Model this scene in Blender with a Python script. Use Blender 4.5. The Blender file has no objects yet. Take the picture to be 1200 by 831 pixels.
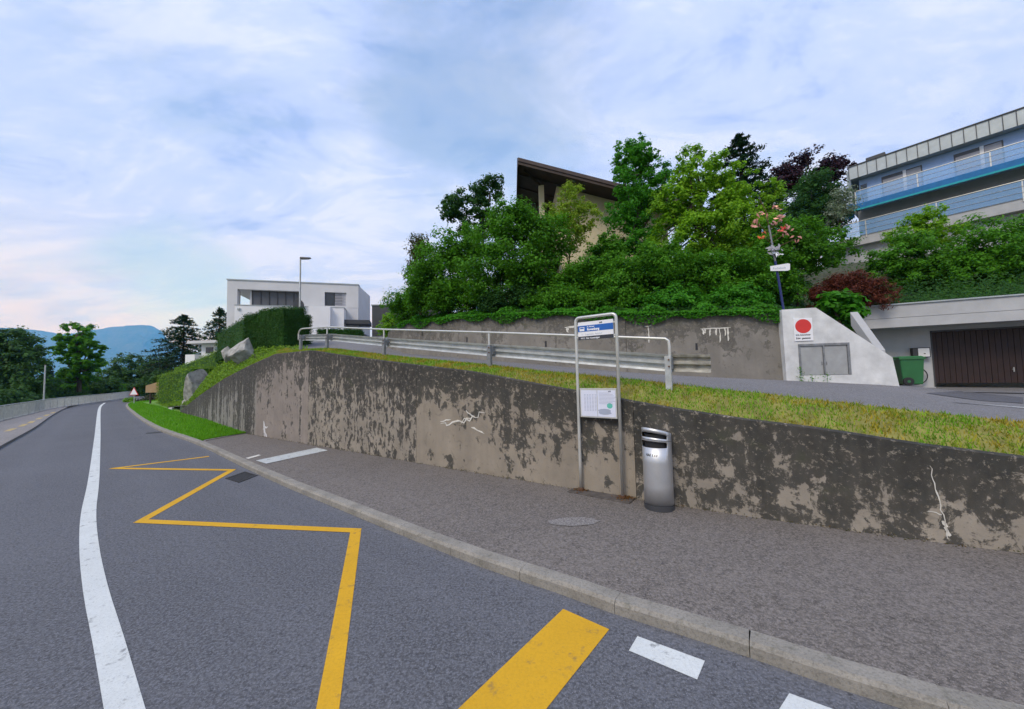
import bpy, math, random
import numpy as np
from mathutils import Vector, Matrix
R_ = math.radians
rnd = random.Random(7)
rng = np.random.default_rng(11)

# ------------------------------------------------------------------ camera, sky, sun, exposure
scene = bpy.context.scene
CAM_H, FPX, PITCH, ROLL = 2.1, 440.0, R_(3.25), R_(-1.3)
cr, sr, cp, sp = math.cos(ROLL), math.sin(ROLL), math.cos(PITCH), math.sin(PITCH)
RIGHT = Vector((cr, -sp*sr, cp*sr)); UP = Vector((-sr, -sp*cr, cp*cr)); FWD = Vector((0, cp, sp))
camd = bpy.data.cameras.new('camera'); cam = bpy.data.objects.new('camera', camd)
scene.collection.objects.link(cam); scene.camera = cam
camd.sensor_fit = 'HORIZONTAL'; camd.sensor_width = 36; camd.lens = FPX/1200*36
camd.clip_start = .05; camd.clip_end = 40000
M = Matrix.Identity(4)
for i in range(3):
    M[i][0] = RIGHT[i]; M[i][1] = UP[i]; M[i][2] = -FWD[i]
M.translation = (0, 0, CAM_H); cam.matrix_world = M

SUN_AZ, SUN_EL = R_(215), R_(48)          # azimuth from +Y clockwise: behind and left of the camera
sund = bpy.data.lights.new('sun', 'SUN'); sund.energy = 1.8; sund.angle = R_(22); sund.color = (1, .95, .88)
sun = bpy.data.objects.new('sun', sund); scene.collection.objects.link(sun)
sdir = Vector((math.sin(SUN_AZ)*math.cos(SUN_EL), math.cos(SUN_AZ)*math.cos(SUN_EL), math.sin(SUN_EL)))
sun.rotation_euler = sdir.to_track_quat('Z', 'Y').to_euler(); sun.location = (-20, -30, 60)

w = bpy.data.worlds.new('World'); scene.world = w; w.use_nodes = True
nt = w.node_tree; nt.nodes.clear(); NN = nt.nodes.new; LK = nt.links.new
wout = NN('ShaderNodeOutputWorld'); bg = NN('ShaderNodeBackground'); bg.inputs[1].default_value = .15
sky = NN('ShaderNodeTexSky'); sky.sky_type = 'NISHITA'; sky.sun_disc = False
sky.sun_elevation = SUN_EL; sky.sun_rotation = SUN_AZ; sky.air_density = 1.6; sky.dust_density = .2; sky.ozone_density = 3.5
def wmath(op, a, b=None, c=None):
    n = NN('ShaderNodeMath'); n.operation = op
    for i, v in enumerate((a, b, c)):
        if v is None: continue
        if isinstance(v, (int, float)): n.inputs[i].default_value = v
        else: LK(v, n.inputs[i])
    return n.outputs[0]
tc = NN('ShaderNodeTexCoord'); sep = NN('ShaderNodeSeparateXYZ'); LK(tc.outputs['Generated'], sep.inputs[0])
zz = wmath('ADD', wmath('MAXIMUM', sep.outputs[2], 0.0), .22)
comb = NN('ShaderNodeCombineXYZ'); LK(wmath('DIVIDE', sep.outputs[0], zz), comb.inputs[0]); LK(wmath('DIVIDE', sep.outputs[1], zz), comb.inputs[1])
def wnoise(scale, detail, rough, off, dist=0.0, sc=(1, 1, 1), rot=0):
    mp = NN('ShaderNodeMapping'); mp.inputs['Location'].default_value = off; mp.inputs['Scale'].default_value = sc
    mp.inputs['Rotation'].default_value = (0, 0, rot); LK(comb.outputs[0], mp.inputs[0])
    n = NN('ShaderNodeTexNoise'); n.inputs['Scale'].default_value = scale; n.inputs['Detail'].default_value = detail
    n.inputs['Roughness'].default_value = rough; n.inputs['Distortion'].default_value = dist
    LK(mp.outputs[0], n.inputs['Vector']); return n.outputs['Fac']
def wramp(src, stops):
    n = NN('ShaderNodeValToRGB'); e = n.color_ramp.elements
    while len(e) < len(stops): e.new(.5)
    for el, (p, c) in zip(e, stops):
        el.position = p; el.color = (*c, 1) if isinstance(c, tuple) else (c, c, c, 1)
    n.color_ramp.interpolation = 'EASE'; LK(src, n.inputs[0]); return n.outputs[0]
def wmix(f, a, b):
    n = NN('ShaderNodeMix'); n.data_type = 'RGBA'; LK(f, n.inputs[0])
    for v, s in ((a, n.inputs[6]), (b, n.inputs[7])):
        if isinstance(v, tuple): s.default_value = (*v, 1)
        else: LK(v, s)
    return n.outputs[2]
def gap(px, py, wide):                       # a blue opening in the cloud sheet, by direction in the world
    r = RIGHT*((px-600)/FPX) + UP*(-(py-415.5)/FPX) + FWD; r.normalize()
    d = NN('ShaderNodeVectorMath'); d.operation = 'DOT_PRODUCT'; LK(tc.outputs['Generated'], d.inputs[0]); d.inputs[1].default_value = r
    return wramp(d.outputs['Value'], [(math.cos(R_(wide)), 0.0), (math.cos(R_(wide*.25)), 1.0)])
cn = wnoise(1.0, 12, .64, (3.1, 1.3, 0), .35, (1, 1.4, 1), .4)
gaps = wmath('ADD', wmath('MULTIPLY', gap(580, 60, 22), .25), wmath('ADD', wmath('MULTIPLY', gap(475, 225, 7), .13), wmath('ADD', wmath('MULTIPLY', gap(215, 330, 9), .22), wmath('MULTIPLY', gap(150, 110, 16), .10))))
cover = wramp(wmath('SUBTRACT', cn, gaps), [(.22, 0.40), (.52, 1.0)])
body = wnoise(1.9, 12, .66, (8, 3, 0), .45, (1, 1.8, 1), .3)
shade = wramp(body, [(.34, (.33, .44, .80)), (.47, (.455, .555, .88)), (.60, (.57, .645, .90))])
warm = wramp(sep.outputs[2], [(.02, 1.0), (.34, 0.0)])
warmn = wramp(wnoise(1.0, 6, .55, (2, 9, 0), .3, (1, 2.2, 1), .9), [(.40, 0.0), (.60, .85)])
shade = wmix(wmath('MULTIPLY', warm, warmn), shade, (.78, .70, .74))
sc10 = NN('ShaderNodeVectorMath'); sc10.operation = 'SCALE'; sc10.inputs[3].default_value = 7.3; LK(shade, sc10.inputs[0])
LK(wmix(cover, sky.outputs[0], sc10.outputs[0]), bg.inputs[0]); LK(bg.outputs[0], wout.inputs[0])

vs = scene.view_settings; vs.view_transform = 'Standard'; vs.look = 'None'; vs.gamma = 1; vs.exposure = 0.32
vs.use_curve_mapping = False
scene.render.engine = 'CYCLES'
scene.cycles.volume_bounces = 1; scene.cycles.max_bounces = 5; scene.cycles.diffuse_bounces = 3; scene.cycles.glossy_bounces = 3; scene.cycles.transparent_max_bounces = 8

# ------------------------------------------------------------------ pixels to places
def ray(px, py):
    return RIGHT*((px-600)/FPX) + UP*(-(py-415.5)/FPX) + FWD
def atY(px, py, Y):
    r = ray(px, py); return Vector((0, 0, CAM_H)) + r*(Y/r.y)
def atZ(px, py, z=0.0):
    r = ray(px, py); return Vector((0, 0, CAM_H)) + r*((z-CAM_H)/r.z)
def z_at(px, py, x, y):                      # height of the point on this pixel's ray at plan distance of (x, y)
    r = ray(px, py); return CAM_H + r.z*math.hypot(x, y)/math.hypot(r.x, r.y)
def horizon(px):
    return 415.5 + FPX*(0 if False else 0) + _hz(px)
def _hz(px):
    lo, hi = -200., 200.
    for _ in range(40):
        m = (lo+hi)/2
        if ray(px, 415.5+m).z > 0: lo = m
        else: hi = m
    return lo
def hit_line(px, pts):                       # where the vertical plane through this pixel column (at its horizon) crosses a plan polyline
    r = ray(px, horizon(px)); d = (r.x, r.y)
    best = None
    for (a, b) in zip(pts[:-1], pts[1:]):
        ex, ey = b[0]-a[0], b[1]-a[1]
        det = d[0]*(-ey) + ex*d[1]
        if abs(det) < 1e-9: continue
        t = (a[0]*(-ey) + ex*a[1])/det
        s = (d[0]*a[1]-d[1]*a[0])/det
        if t > 0 and -1e-6 <= s <= 1+1e-6 and (best is None or t < best[0]): best = (t, d[0]*t, d[1]*t)
    return (best[1], best[2]) if best else None

# ------------------------------------------------------------------ building blocks
C = scene.collection
WL = {}
def tag(o, label=None, cat=None, group=None, kind=None):
    if label: o['label'] = label
    if cat: o['category'] = cat
    if group: o['group'] = group
    if kind: o['kind'] = kind
    return o
def thing(name, label, cat, loc, group=None):
    o = bpy.data.objects.new(name, None); o.empty_display_size = .2; C.objects.link(o); o.location = loc
    WL[o] = Vector(loc); return tag(o, label, cat, group)
def link(name, me, mat, parent, origin):
    if mat and not me.materials: me.materials.append(mat)
    o = bpy.data.objects.new(name, me); C.objects.link(o)
    if parent: o.parent = parent; o.location = origin - WL[parent]
    else: o.location = origin
    WL[o] = Vector(origin); return o
class MB:
    def __init__(s): s.v = []; s.f = []; s.uv = None
    def add(s, vs, fs):
        n = len(s.v); s.v += [Vector(p) for p in vs]; s.f += [[i+n for i in f] for f in fs]; return s
    def hexa(s, p):                          # 8 points: bottom 4, top 4
        return s.add(p, [(3, 2, 1, 0), (4, 5, 6, 7), (0, 1, 5, 4), (1, 2, 6, 5), (2, 3, 7, 6), (3, 0, 4, 7)])
    def box(s, a, b):
        (x0, y0, z0), (x1, y1, z1) = a, b
        return s.hexa([(x0, y0, z0), (x1, y0, z0), (x1, y1, z0), (x0, y1, z0), (x0, y0, z1), (x1, y0, z1), (x1, y1, z1), (x0, y1, z1)])
    def tube(s, pts, r, n=8, cap=True, r2=None):
        pts = [Vector(p) for p in pts]; m = len(pts); rings = []
        ref = None
        for i, p in enumerate(pts):
            t = (pts[min(i+1, m-1)]-pts[max(i-1, 0)]).normalized()
            if ref is None: ref = Vector((0, 0, 1)) if abs(t.z) < .9 else Vector((1, 0, 0))
            a = t.cross(ref).normalized(); b = a.cross(t).normalized(); ref = b
            rr = r if r2 is None else r+(r2-r)*i/(m-1)
            rings.append([p+(a*math.cos(2*math.pi*k/n)+b*math.sin(2*math.pi*k/n))*rr for k in range(n)])
        vs = [q for g in rings for q in g]
        fs = [(i*n+k, i*n+(k+1) % n, (i+1)*n+(k+1) % n, (i+1)*n+k) for i in range(m-1) for k in range(n)]
        if cap: fs += [tuple(range(n-1, -1, -1)), tuple((m-1)*n+k for k in range(n))]
        return s.add(vs, fs)
    def prism(s, poly, h0, h1, ax):          # poly of Vectors, extruded from +ax*h0 to +ax*h1
        n = len(poly); ax = Vector(ax)
        return s.add([Vector(p)+ax*h0 for p in poly]+[Vector(p)+ax*h1 for p in poly],
                     [tuple(range(n-1, -1, -1)), tuple(range(n, 2*n))]+[(i, (i+1) % n, n+(i+1) % n, n+i) for i in range(n)])
    def loft(s, rows):
        n = len(rows[0]); return s.add([p for r in rows for p in r], [(i*n+k, i*n+k+1, (i+1)*n+k+1, (i+1)*n+k) for i in range(len(rows)-1) for k in range(n-1)])
    def build(s, name, mat, parent=None, bevel=0, smooth=False, origin=None):
        if origin is None:
            if parent: origin = WL[parent]
            else:
                xs = [p.x for p in s.v]; ys = [p.y for p in s.v]; zs = [p.z for p in s.v]
                origin = Vector(((min(xs)+max(xs))/2, (min(ys)+max(ys))/2, min(zs)))
        origin = Vector(origin)
        me = bpy.data.meshes.new(name); me.from_pydata([tuple(p-origin) for p in s.v], [], s.f); me.update()
        if s.uv:
            l = me.uv_layers.new(name='UVMap')
            for lp in me.loops: l.data[lp.index].uv = s.uv[lp.vertex_index]
        if smooth:
            me.polygons.foreach_set('use_smooth', [True]*len(me.polygons))
        o = link(name, me, mat, parent, origin)
        if bevel:
            m = o.modifiers.new('bevel', 'BEVEL'); m.width = bevel; m.segments = 2; m.limit_method = 'ANGLE'; m.angle_limit = R_(40)
        return o
def fast_mesh(name, V, T, mat, parent=None, origin=(0, 0, 0)):
    V = np.asarray(V, dtype=np.float32) - np.array(origin, dtype=np.float32); T = np.asarray(T, dtype=np.int32)
    me = bpy.data.meshes.new(name); me.vertices.add(len(V)); me.vertices.foreach_set('co', V.ravel())
    me.loops.add(T.size); me.loops.foreach_set('vertex_index', T.ravel())
    me.polygons.add(len(T)); me.polygons.foreach_set('loop_start', np.arange(0, T.size, 3, dtype=np.int32))
    me.update(calc_edges=True); me.validate()
    return link(name, me, mat, parent, Vector(origin))
class Frame:                                 # a facade: u along it, z up, w into its depth
    def __init__(s, o, u):
        s.o = Vector((o[0], o[1], 0)); s.u = Vector((u[0], u[1], 0)).normalized(); s.w = Vector((-s.u.y, s.u.x, 0))
    def P(s, u, z, w=0): return s.o + s.u*u + s.w*w + Vector((0, 0, z))
    def uz(s, px, py, w=0):
        r = ray(px, py); base = s.o + s.w*w - Vector((0, 0, CAM_H)); base.z = -CAM_H
        t = (s.o + s.w*w).dot(s.w)/r.dot(s.w); p = Vector((0, 0, CAM_H)) + r*t
        return (p-s.o).dot(s.u), p.z
    def box(s, mb, u0, u1, z0, z1, w0, w1):
        return mb.hexa([s.P(u0, z0, w0), s.P(u1, z0, w0), s.P(u1, z0, w1), s.P(u0, z0, w1), s.P(u0, z1, w0), s.P(u1, z1, w0), s.P(u1, z1, w1), s.P(u0, z1, w1)])
    def prism(s, mb, pts, w0, w1):
        return mb.prism([s.P(u, z) for u, z in pts], w0, w1, s.w)

# ------------------------------------------------------------------ materials
class N:
    def __init__(s, name):
        s.m = bpy.data.materials.new(name); s.m.use_nodes = True; s.t = s.m.node_tree
        s.b = s.t.nodes['Principled BSDF']; s.out = s.t.nodes['Material Output']; s._tc = None
    def n(s, t): return s.t.nodes.new(t)
    def l(s, a, b): s.t.links.new(a, b)
    def put(s, sock, v):
        if isinstance(v, bpy.types.NodeSocket): s.l(v, sock)
        elif isinstance(v, tuple) and len(v) == 3 and sock.type == 'RGBA': sock.default_value = (*v, 1)
        else: sock.default_value = v
    def co(s, kind='Object'):
        if not s._tc: s._tc = s.n('ShaderNodeTexCoord')
        return s._tc.outputs[kind]
    def noise(s, scale, detail=5, rough=.55, sc=None, kind='Object', dist=0, off=(0, 0, 0)):
        x = s.n('ShaderNodeTexNoise'); x.inputs['Scale'].default_value = scale; x.inputs['Detail'].default_value = detail
        x.inputs['Roughness'].default_value = rough; x.inputs['Distortion'].default_value = dist
        v = s.co(kind) if isinstance(kind, str) else kind
        mp = s.n('ShaderNodeMapping'); s.l(v, mp.inputs[0]); mp.inputs['Location'].default_value = off
        if sc: mp.inputs['Scale'].default_value = sc
        s.l(mp.outputs[0], x.inputs['Vector']); return x.outputs['Fac']
    def voro(s, scale, kind='Object', feat='F1', sc=None):
        x = s.n('ShaderNodeTexVoronoi'); x.feature = feat; x.inputs['Scale'].default_value = scale
        mp = s.n('ShaderNodeMapping'); s.l(s.co(kind), mp.inputs[0])
        if sc: mp.inputs['Scale'].default_value = sc
        s.l(mp.outputs[0], x.inputs['Vector']); return x.outputs['Distance']
    def ramp(s, src, stops, interp='LINEAR'):
        x = s.n('ShaderNodeValToRGB'); e = x.color_ramp.elements; x.color_ramp.interpolation = interp
        while len(e) < len(stops): e.new(.5)
        for el, (p, c) in zip(e, stops):
            el.position = p; el.color = (*c, 1) if isinstance(c, tuple) else (c, c, c, 1)
        s.l(src, x.inputs[0]); return x.outputs[0]
    def mix(s, f, a, b, mode='MIX'):
        x = s.n('ShaderNodeMix'); x.data_type = 'RGBA'; x.blend_type = mode
        s.put(x.inputs[0], f); s.put(x.inputs[6], a); s.put(x.inputs[7], b); return x.outputs[2]
    def math(s, op, a, b=None):
        x = s.n('ShaderNodeMath'); x.operation = op; s.put(x.inputs[0], a)
        if b is not None: s.put(x.inputs[1], b)
        return x.outputs[0]
    def bump(s, h, strength=.3, dist=.01):
        x = s.n('ShaderNodeBump'); x.inputs['Strength'].default_value = strength; x.inputs['Distance'].default_value = dist
        s.l(h, x.inputs['Height']); s.l(x.outputs[0], s.b.inputs['Normal'])
    def done(s, col, rough=.7, metal=0):
        s.put(s.b.inputs['Base Color'], col); s.put(s.b.inputs['Roughness'], rough); s.b.inputs['Metallic'].default_value = metal
        return s.m
def plain(name, c, rough=.6, metal=0, var=.15, scale=3, bump=0, fine=40):
    k = N(name); a = k.noise(scale, 6, .6); b = k.noise(fine, 3, .5)
    lo = tuple(x*(1-var) for x in c); hi = tuple(min(1, x*(1+var)) for x in c)
    col = k.mix(k.ramp(a, [(.3, 0.), (.7, 1.)]), lo, hi)
    col = k.mix(.12, col, k.mix(b, tuple(x*.5 for x in c), tuple(min(1, x*1.4) for x in c)))
    if bump: k.bump(b, bump, .004)
    return k.done(col, rough, metal)
def asphalt(name, c, worn=.25, lanes=False):
    k = N(name); m_ = lambda f: tuple(min(1, x*f) for x in c)
    big = k.noise(.35, 6, .6); mid = k.noise(2.3, 7, .68); fine = k.noise(42, 6, .75); st = k.noise(14, 6, .8)
    spk = k.voro(60)
    base = k.mix(k.ramp(big, [(.35, 0.), (.68, 1.)]), m_(.80), m_(1.16))
    if lanes:
        sp_ = k.n('ShaderNodeSeparateXYZ'); k.l(k.co('UV'), sp_.inputs[0])
        wob = k.math('ADD', sp_.outputs[0], k.math('MULTIPLY', k.math('SUBTRACT', mid, .5), .05))
        base = k.mix(k.ramp(wob, [(.02, .6), (.08, 0.), (.14, 0.), (.22, .35), (.30, 0.), (.55, 0.), (.63, .30), (.70, 0.), (.80, .0), (.86, .30), (.92, .0), (.965, .25), (.995, .9)]), base, m_(1.42))
    base = k.mix(k.ramp(mid, [(.45, 0.), (.75, worn)]), base, m_(1.5))
    base = k.mix(k.ramp(k.noise(1.1, 6, .7, off=(4, 7, 0)), [(.60, 0.), (.70, .35)]), base, m_(.68))
    base = k.mix(k.ramp(st, [(.34, .9), (.55, 0.)]), base, m_(.42))
    base = k.mix(k.ramp(fine, [(.44, 0.), (.66, .95)]), base, m_(2.2))
    base = k.mix(k.ramp(spk, [(.10, .8), (.26, 0.)]), base, m_(2.9))
    k.bump(fine, .6, .007); k.b.inputs['Specular IOR Level'].default_value = .3
    return k.done(base, .85)
def concrete_wall(name, grime, fine, pale=(.30, .265, .215), streak=.3, off=(0, 0, 0), darkc=(.032, .031, .027)):
    # UV: u metres along the wall, v metres below its top
    k = N(name); sep = k.n('ShaderNodeSeparateXYZ'); k.l(k.co('UV'), sep.inputs[0]); v = sep.outputs[1]
    big = k.noise(.7, 7, .62, kind='UV', off=off); mid = k.noise(3.4, 10, .72, kind='UV', off=off, dist=.5)
    spk = k.noise(8.5, 8, .62, kind='UV', sc=(1, .5, 1), off=off, dist=.5); strk = k.noise(3.2, 6, .6, kind='UV', sc=(1, .07, 1), off=off)
    grain = k.noise(60, 4, .7, kind='UV')
    top = k.ramp(k.math('DIVIDE', v, 3.2), [(.0, .20), (.08, .17), (.22, .09), (.5, .0)])
    coarse = k.math('ADD', k.math('ADD', k.math('MULTIPLY', big, .50), k.math('MULTIPLY', mid, .50)), top)
    fin = k.math('ADD', k.math('ADD', k.math('MULTIPLY', spk, .62), k.math('MULTIPLY', mid, .38)), k.math('MULTIPLY', top, .7))
    m = k.math('ADD', k.math('MULTIPLY', coarse, 1-fine), k.math('MULTIPLY', fin, fine))
    m = k.math('ADD', m, k.math('MULTIPLY', k.math('SUBTRACT', strk, .5), streak))
    mask = k.ramp(k.math('ADD', m, grime), [(.505, 0.), (.530, .85), (.66, 1.)])
    body = k.mix(k.ramp(k.noise(1.3, 6, .6, kind='UV'), [(.3, 0.), (.7, 1.)]), tuple(x*.78 for x in pale), tuple(x*1.2 for x in pale))
    body = k.mix(k.ramp(strk, [(.4, .35), (.62, 0.)]), body, tuple(x*.6 for x in pale))
    body = k.mix(k.ramp(grain, [(.3, .3), (.6, 0.)]), body, tuple(x*.6 for x in pale))
    body = k.mix(k.ramp(k.noise(5, 6, .7, kind='UV', dist=1), [(.56, 0.), (.66, .5)]), body, tuple(x*.5 for x in pale))
    dark = k.mix(k.ramp(mid, [(.4, 0.), (.7, 1.)]), tuple(x*.75 for x in darkc), tuple(x*1.9 for x in darkc))
    dark = k.mix(k.ramp(k.noise(11, 9, .78, kind='UV', dist=.2), [(.555, 0.), (.60, .9)]), dark, (.23, .205, .165))
    moss = k.ramp(k.noise(2.0, 5, .6, kind='UV', off=(4, 2, 0)), [(.58, 0.), (.72, .5)])
    dark = k.mix(moss, dark, (.045, .055, .02))
    k.bump(k.math('ADD', grain, k.math('MULTIPLY', mask, .5)), .45, .008)
    return k.done(k.mix(mask, body, dark), .9)
def leafmat(name, cols, trans=.42, rough=.5, var=1.0):
    k = N(name); g = k.n('ShaderNodeNewGeometry'); r = g.outputs['Random Per Island']
    n = len(cols); stops = [((i+.5)/n, c) for i, c in enumerate(cols)]
    col = k.ramp(r, stops); big = k.noise(.55, 4, .6)
    col = k.mix(k.ramp(big, [(.35, .45*var), (.6, 0.)]), col, tuple(x*.5 for x in cols[0]))
    k.b.inputs['Specular IOR Level'].default_value = .12
    k.done(col, rough)
    tr = k.n('ShaderNodeBsdfTranslucent'); mx = k.n('ShaderNodeMixShader'); mx.inputs[0].default_value = trans
    k.l(k.mix(.5, col, (min(1, cols[-1][0]*1.3), min(1, cols[-1][1]*1.3), cols[-1][2])), tr.inputs[0])
    k.l(k.b.outputs[0], mx.inputs[1]); k.l(tr.outputs[0], mx.inputs[2]); k.l(mx.outputs[0], k.out.inputs[0]); return k.m
def paint(name, c, worn=.3, under=(.08, .08, .085)):
    k = N(name); a = k.noise(7, 8, .7); b = k.noise(45, 4, .7); d = k.noise(1.2, 5, .6)
    col = k.mix(k.ramp(d, [(.3, 0.), (.7, 1.)]), tuple(x*.86 for x in c), c)
    col = k.mix(k.ramp(b, [(.3, .35), (.52, 0.)]), col, tuple(x*.55 for x in c))
    col = k.mix(k.ramp(a, [(.57, 0.), (.66, worn)]), col, under)
    col = k.mix(k.ramp(k.noise(90, 5, .8), [(.56, 0.), (.64, worn*.8)]), col, under)
    k.bump(b, .3, .003); k.b.inputs['Specular IOR Level'].default_value = .2
    return k.done(col, .8)
def glass(name, c=(.02, .025, .03), rough=.08):
    k = N(name); k.b.inputs['Specular IOR Level'].default_value = .7; return k.done(c, rough)

MT = {}
MT['road'] = asphalt('road_asphalt', (.086, .089, .099), lanes=True)
MT['walk'] = asphalt('pavement_asphalt', (.118, .106, .096), worn=.4)
MT['street'] = asphalt('upper_street_asphalt', (.135, .132, .135))
MT['lwalk'] = asphalt('left_pavement_asphalt', (.17, .16, .155))
MT['patch'] = asphalt('patch_asphalt', (.165, .155, .148))
MT['darkpatch'] = asphalt('dark_asphalt', (.075, .075, .082))
k = N('kerb_granite'); a_ = k.noise(3, 7, .65); b_ = k.noise(45, 5, .75); d_ = k.noise(9, 7, .7, off=(3, 3, 0))
gc = k.mix(k.ramp(a_, [(.3, 0.), (.7, 1.)]), (.20, .188, .162), (.32, .30, .26)); gc = k.mix(k.ramp(b_, [(.35, .6), (.52, 0.)]), gc, (.10, .094, .08)); gc = k.mix(k.ramp(d_, [(.56, 0.), (.68, .65)]), gc, (.11, .108, .08)); gc = k.mix(k.ramp(k.voro(70), [(.1, .6), (.25, 0.)]), gc, (.36, .34, .30))
k.bump(b_, .6, .006); MT['granite'] = k.done(gc, .9)
MT['white_paint'] = paint('white_road_paint', (.64, .67, .655), .6)
MT['yellow_paint'] = paint('yellow_road_paint', (.66, .37, .022), .45)
MT['soil'] = plain('soil', (.05, .055, .025), .95, var=.4)
MT['ground'] = plain('ground_earth', (.07, .10, .035), .95, var=.35, scale=.02, fine=.2)
MT['turf'] = plain('turf', (.20, .19, .045), .95, var=.4, scale=3)
MT['turf_green'] = plain('turf_green', (.12, .26, .02), .95, var=.3, scale=3)
MT['steel'] = plain('galvanised_steel', (.46, .48, .48), .5, .4, .25, 5)
MT['steel_dark'] = plain('weathered_steel', (.24, .25, .26), .6, .5, .3, 9)
MT['alu'] = plain('light_metal_tube', (.60, .60, .56), .4, .5, .1, 6)
MT['inox'] = plain('brushed_stainless', (.60, .61, .62), .46, .8, .08, 3)
MT['black'] = plain('black_rubber', (.015, .015, .017), .6)
MT['anthracite'] = plain('anthracite', (.045, .047, .052), .55)
MT['white_wall'] = plain('white_render', (.60, .60, .61), .85, var=.07, scale=.8)
MT['white_wall2'] = plain('white_render_bright', (.78, .78, .79), .85, var=.06, scale=.8)
MT['grey_conc'] = concrete_wall('grey_concrete', -.06, .25, (.225, .21, .185), .34, (5, 3, 0), (.085, .08, .07))
MT['cream'] = plain('cream_render', (.60, .52, .34), .9, var=.08, scale=1.2)
MT['brown_wood'] = plain('dark_brown_wood', (.045, .028, .02), .7, var=.4, scale=2)
MT['tile'] = plain('brown_roof_tile', (.07, .05, .045), .8, var=.3)
MT['garage_wood'] = plain('garage_brown_wood', (.024, .010, .008), .6, var=.35, scale=4)
MT['grey_paint'] = plain('grey_painted_concrete', (.42, .43, .44), .85, var=.12, scale=1.5)
MT['wall_white_old'] = plain('aged_white_paint', (.60, .61, .61), .85, var=.22, scale=2.2)
MT['cab'] = plain('grey_sheet_steel', (.36, .37, .37), .6, .2, .15, 3)
MT['glass'] = glass('dark_window_glass')
MT['shutter'] = plain('grey_blind', (.075, .08, .09), .5, var=.1)
MT['blind'] = plain('pale_blind', (.33, .33, .36), .6, var=.1)
MT['green_plastic'] = plain('green_plastic', (.03, .155, .055), .45, var=.12)
MT['zinc'] = plain('zinc_sheet', (.40, .44, .45), .5, .35, .12, 2)
MT['blue_wall'] = plain('pale_blue_cladding', (.31, .44, .68), .7, var=.08)
MT['awning'] = plain('blue_awning_cloth', (.01, .13, .33), .8, var=.15)
MT['awning_edge'] = plain('turquoise_valance', (.02, .34, .40), .8, var=.15)
MT['bark'] = plain('bark', (.075, .055, .04), .95, var=.4, scale=6, bump=.6)
MT['rock'] = plain('pale_rock', (.33, .325, .30), .95, var=.5, scale=3.5, bump=1.0, fine=9)
MT['sign_white'] = plain('sign_white', (.78, .79, .82), .4, var=.02)
MT['sign_blue'] = plain('sign_blue', (.012, .11, .42), .4, var=.03)
MT['sign_black'] = plain('sign_dark', (.03, .032, .04), .4, var=.05)
MT['paper'] = plain('timetable_paper', (.66, .69, .82), .35, var=.03)
MT['ink'] = plain('grey_ink', (.34, .38, .48), .5, var=.05)
MT['teal'] = plain('map_green', (.12, .50, .40), .5)
MT['red'] = plain('sign_red', (.62, .035, .03), .45, var=.08)
MT['copper'] = plain('pink_copper', (.55, .25, .19), .4, .4, .25, 20)
MT['orange'] = plain('orange_enamel', (.65, .14, .03), .5)
MT['pole_blue'] = plain('blue_enamel', (.015, .025, .13), .45)
MT['tan'] = plain('tan_board', (.34, .23, .12), .8)
MT['rust'] = plain('rusty_steel', (.11, .055, .03), .9, var=.4, scale=25)
MT['effl'] = plain('white_efflorescence', (.62, .60, .54), .9, var=.25, scale=12)
k = N('balustrade_glass'); k.b.inputs['Alpha'].default_value = .42; MT['bal'] = k.done((.28, .50, .80), .12)
MT['iron'] = plain('cast_iron', (.035, .034, .034), .7, .2, .3, 20)
MT['pale_yellow'] = paint('faded_yellow_paint', (.46, .36, .17), .6)
MT['plate'] = plain('dirty_plate', (.085, .075, .068), .9, var=.4, scale=8)
MT['beam_dirty'] = plain('dirty_beam', (.33, .32, .28), .7, .3, .5, 7)
L_ = {}
L_['mid'] = leafmat('leaf_mid_green', [(.050, .155, .010), (.078, .25, .014), (.125, .37, .022), (.10, .29, .016)])
L_['deep'] = leafmat('leaf_deep_green', [(0.022, 0.072, 0.016), (0.035, 0.112, 0.022), (0.056, 0.160, 0.032), (0.048, 0.136, 0.022)])
L_['light'] = leafmat('leaf_light_green', [(.13, .28, .016), (.20, .41, .02), (.29, .54, .03), (.22, .45, .02)])
L_['yellow'] = leafmat('leaf_yellow_green', [(.17, .28, .025), (.26, .40, .04), (.35, .50, .05), (.26, .38, .03)])
L_['bright'] = leafmat('leaf_bright_green', [(.045, .18, .012), (.07, .28, .018), (.10, .37, .025), (.08, .31, .02)])
L_['purple'] = leafmat('leaf_purple', [(0.023, 0.010, 0.016), (0.039, 0.016, 0.023), (0.065, 0.026, 0.034), (0.039, 0.016, 0.021)], .2)
L_['red'] = leafmat('leaf_red_maple', [(0.078, 0.023, 0.016), (0.130, 0.039, 0.026), (0.208, 0.065, 0.039), (0.143, 0.039, 0.023)], .25)
L_['conifer'] = leafmat('needles_dark', [(0.015, 0.042, 0.018), (0.024, 0.063, 0.027), (0.039, 0.090, 0.036), (0.027, 0.075, 0.027)], .12)
L_['hedge'] = leafmat('hedge_leaf', [(.018, .062, .008), (.03, .10, .012), (.046, .14, .016), (.035, .115, .012)], .2)
L_['hedge_y'] = leafmat('hedge_yellow_leaf', [(.10, .19, .014), (.15, .28, .02), (.21, .37, .026), (.17, .31, .02)], .25)
L_['far'] = leafmat('leaf_far', [(0.033, 0.083, 0.021), (0.048, 0.120, 0.027), (0.075, 0.173, 0.036), (0.060, 0.143, 0.027)], .25)
L_['grass'] = leafmat('grass_blade', [(.09, .20, .015), (.14, .26, .02), (.30, .30, .05), (.38, .29, .07), (.11, .23, .02)], .3, .6, .4)
L_['grass_g'] = leafmat('grass_blade_green', [(.09, .27, .012), (.14, .38, .018), (.19, .46, .025), (.15, .36, .02)], .3, .6, .4)
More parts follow.
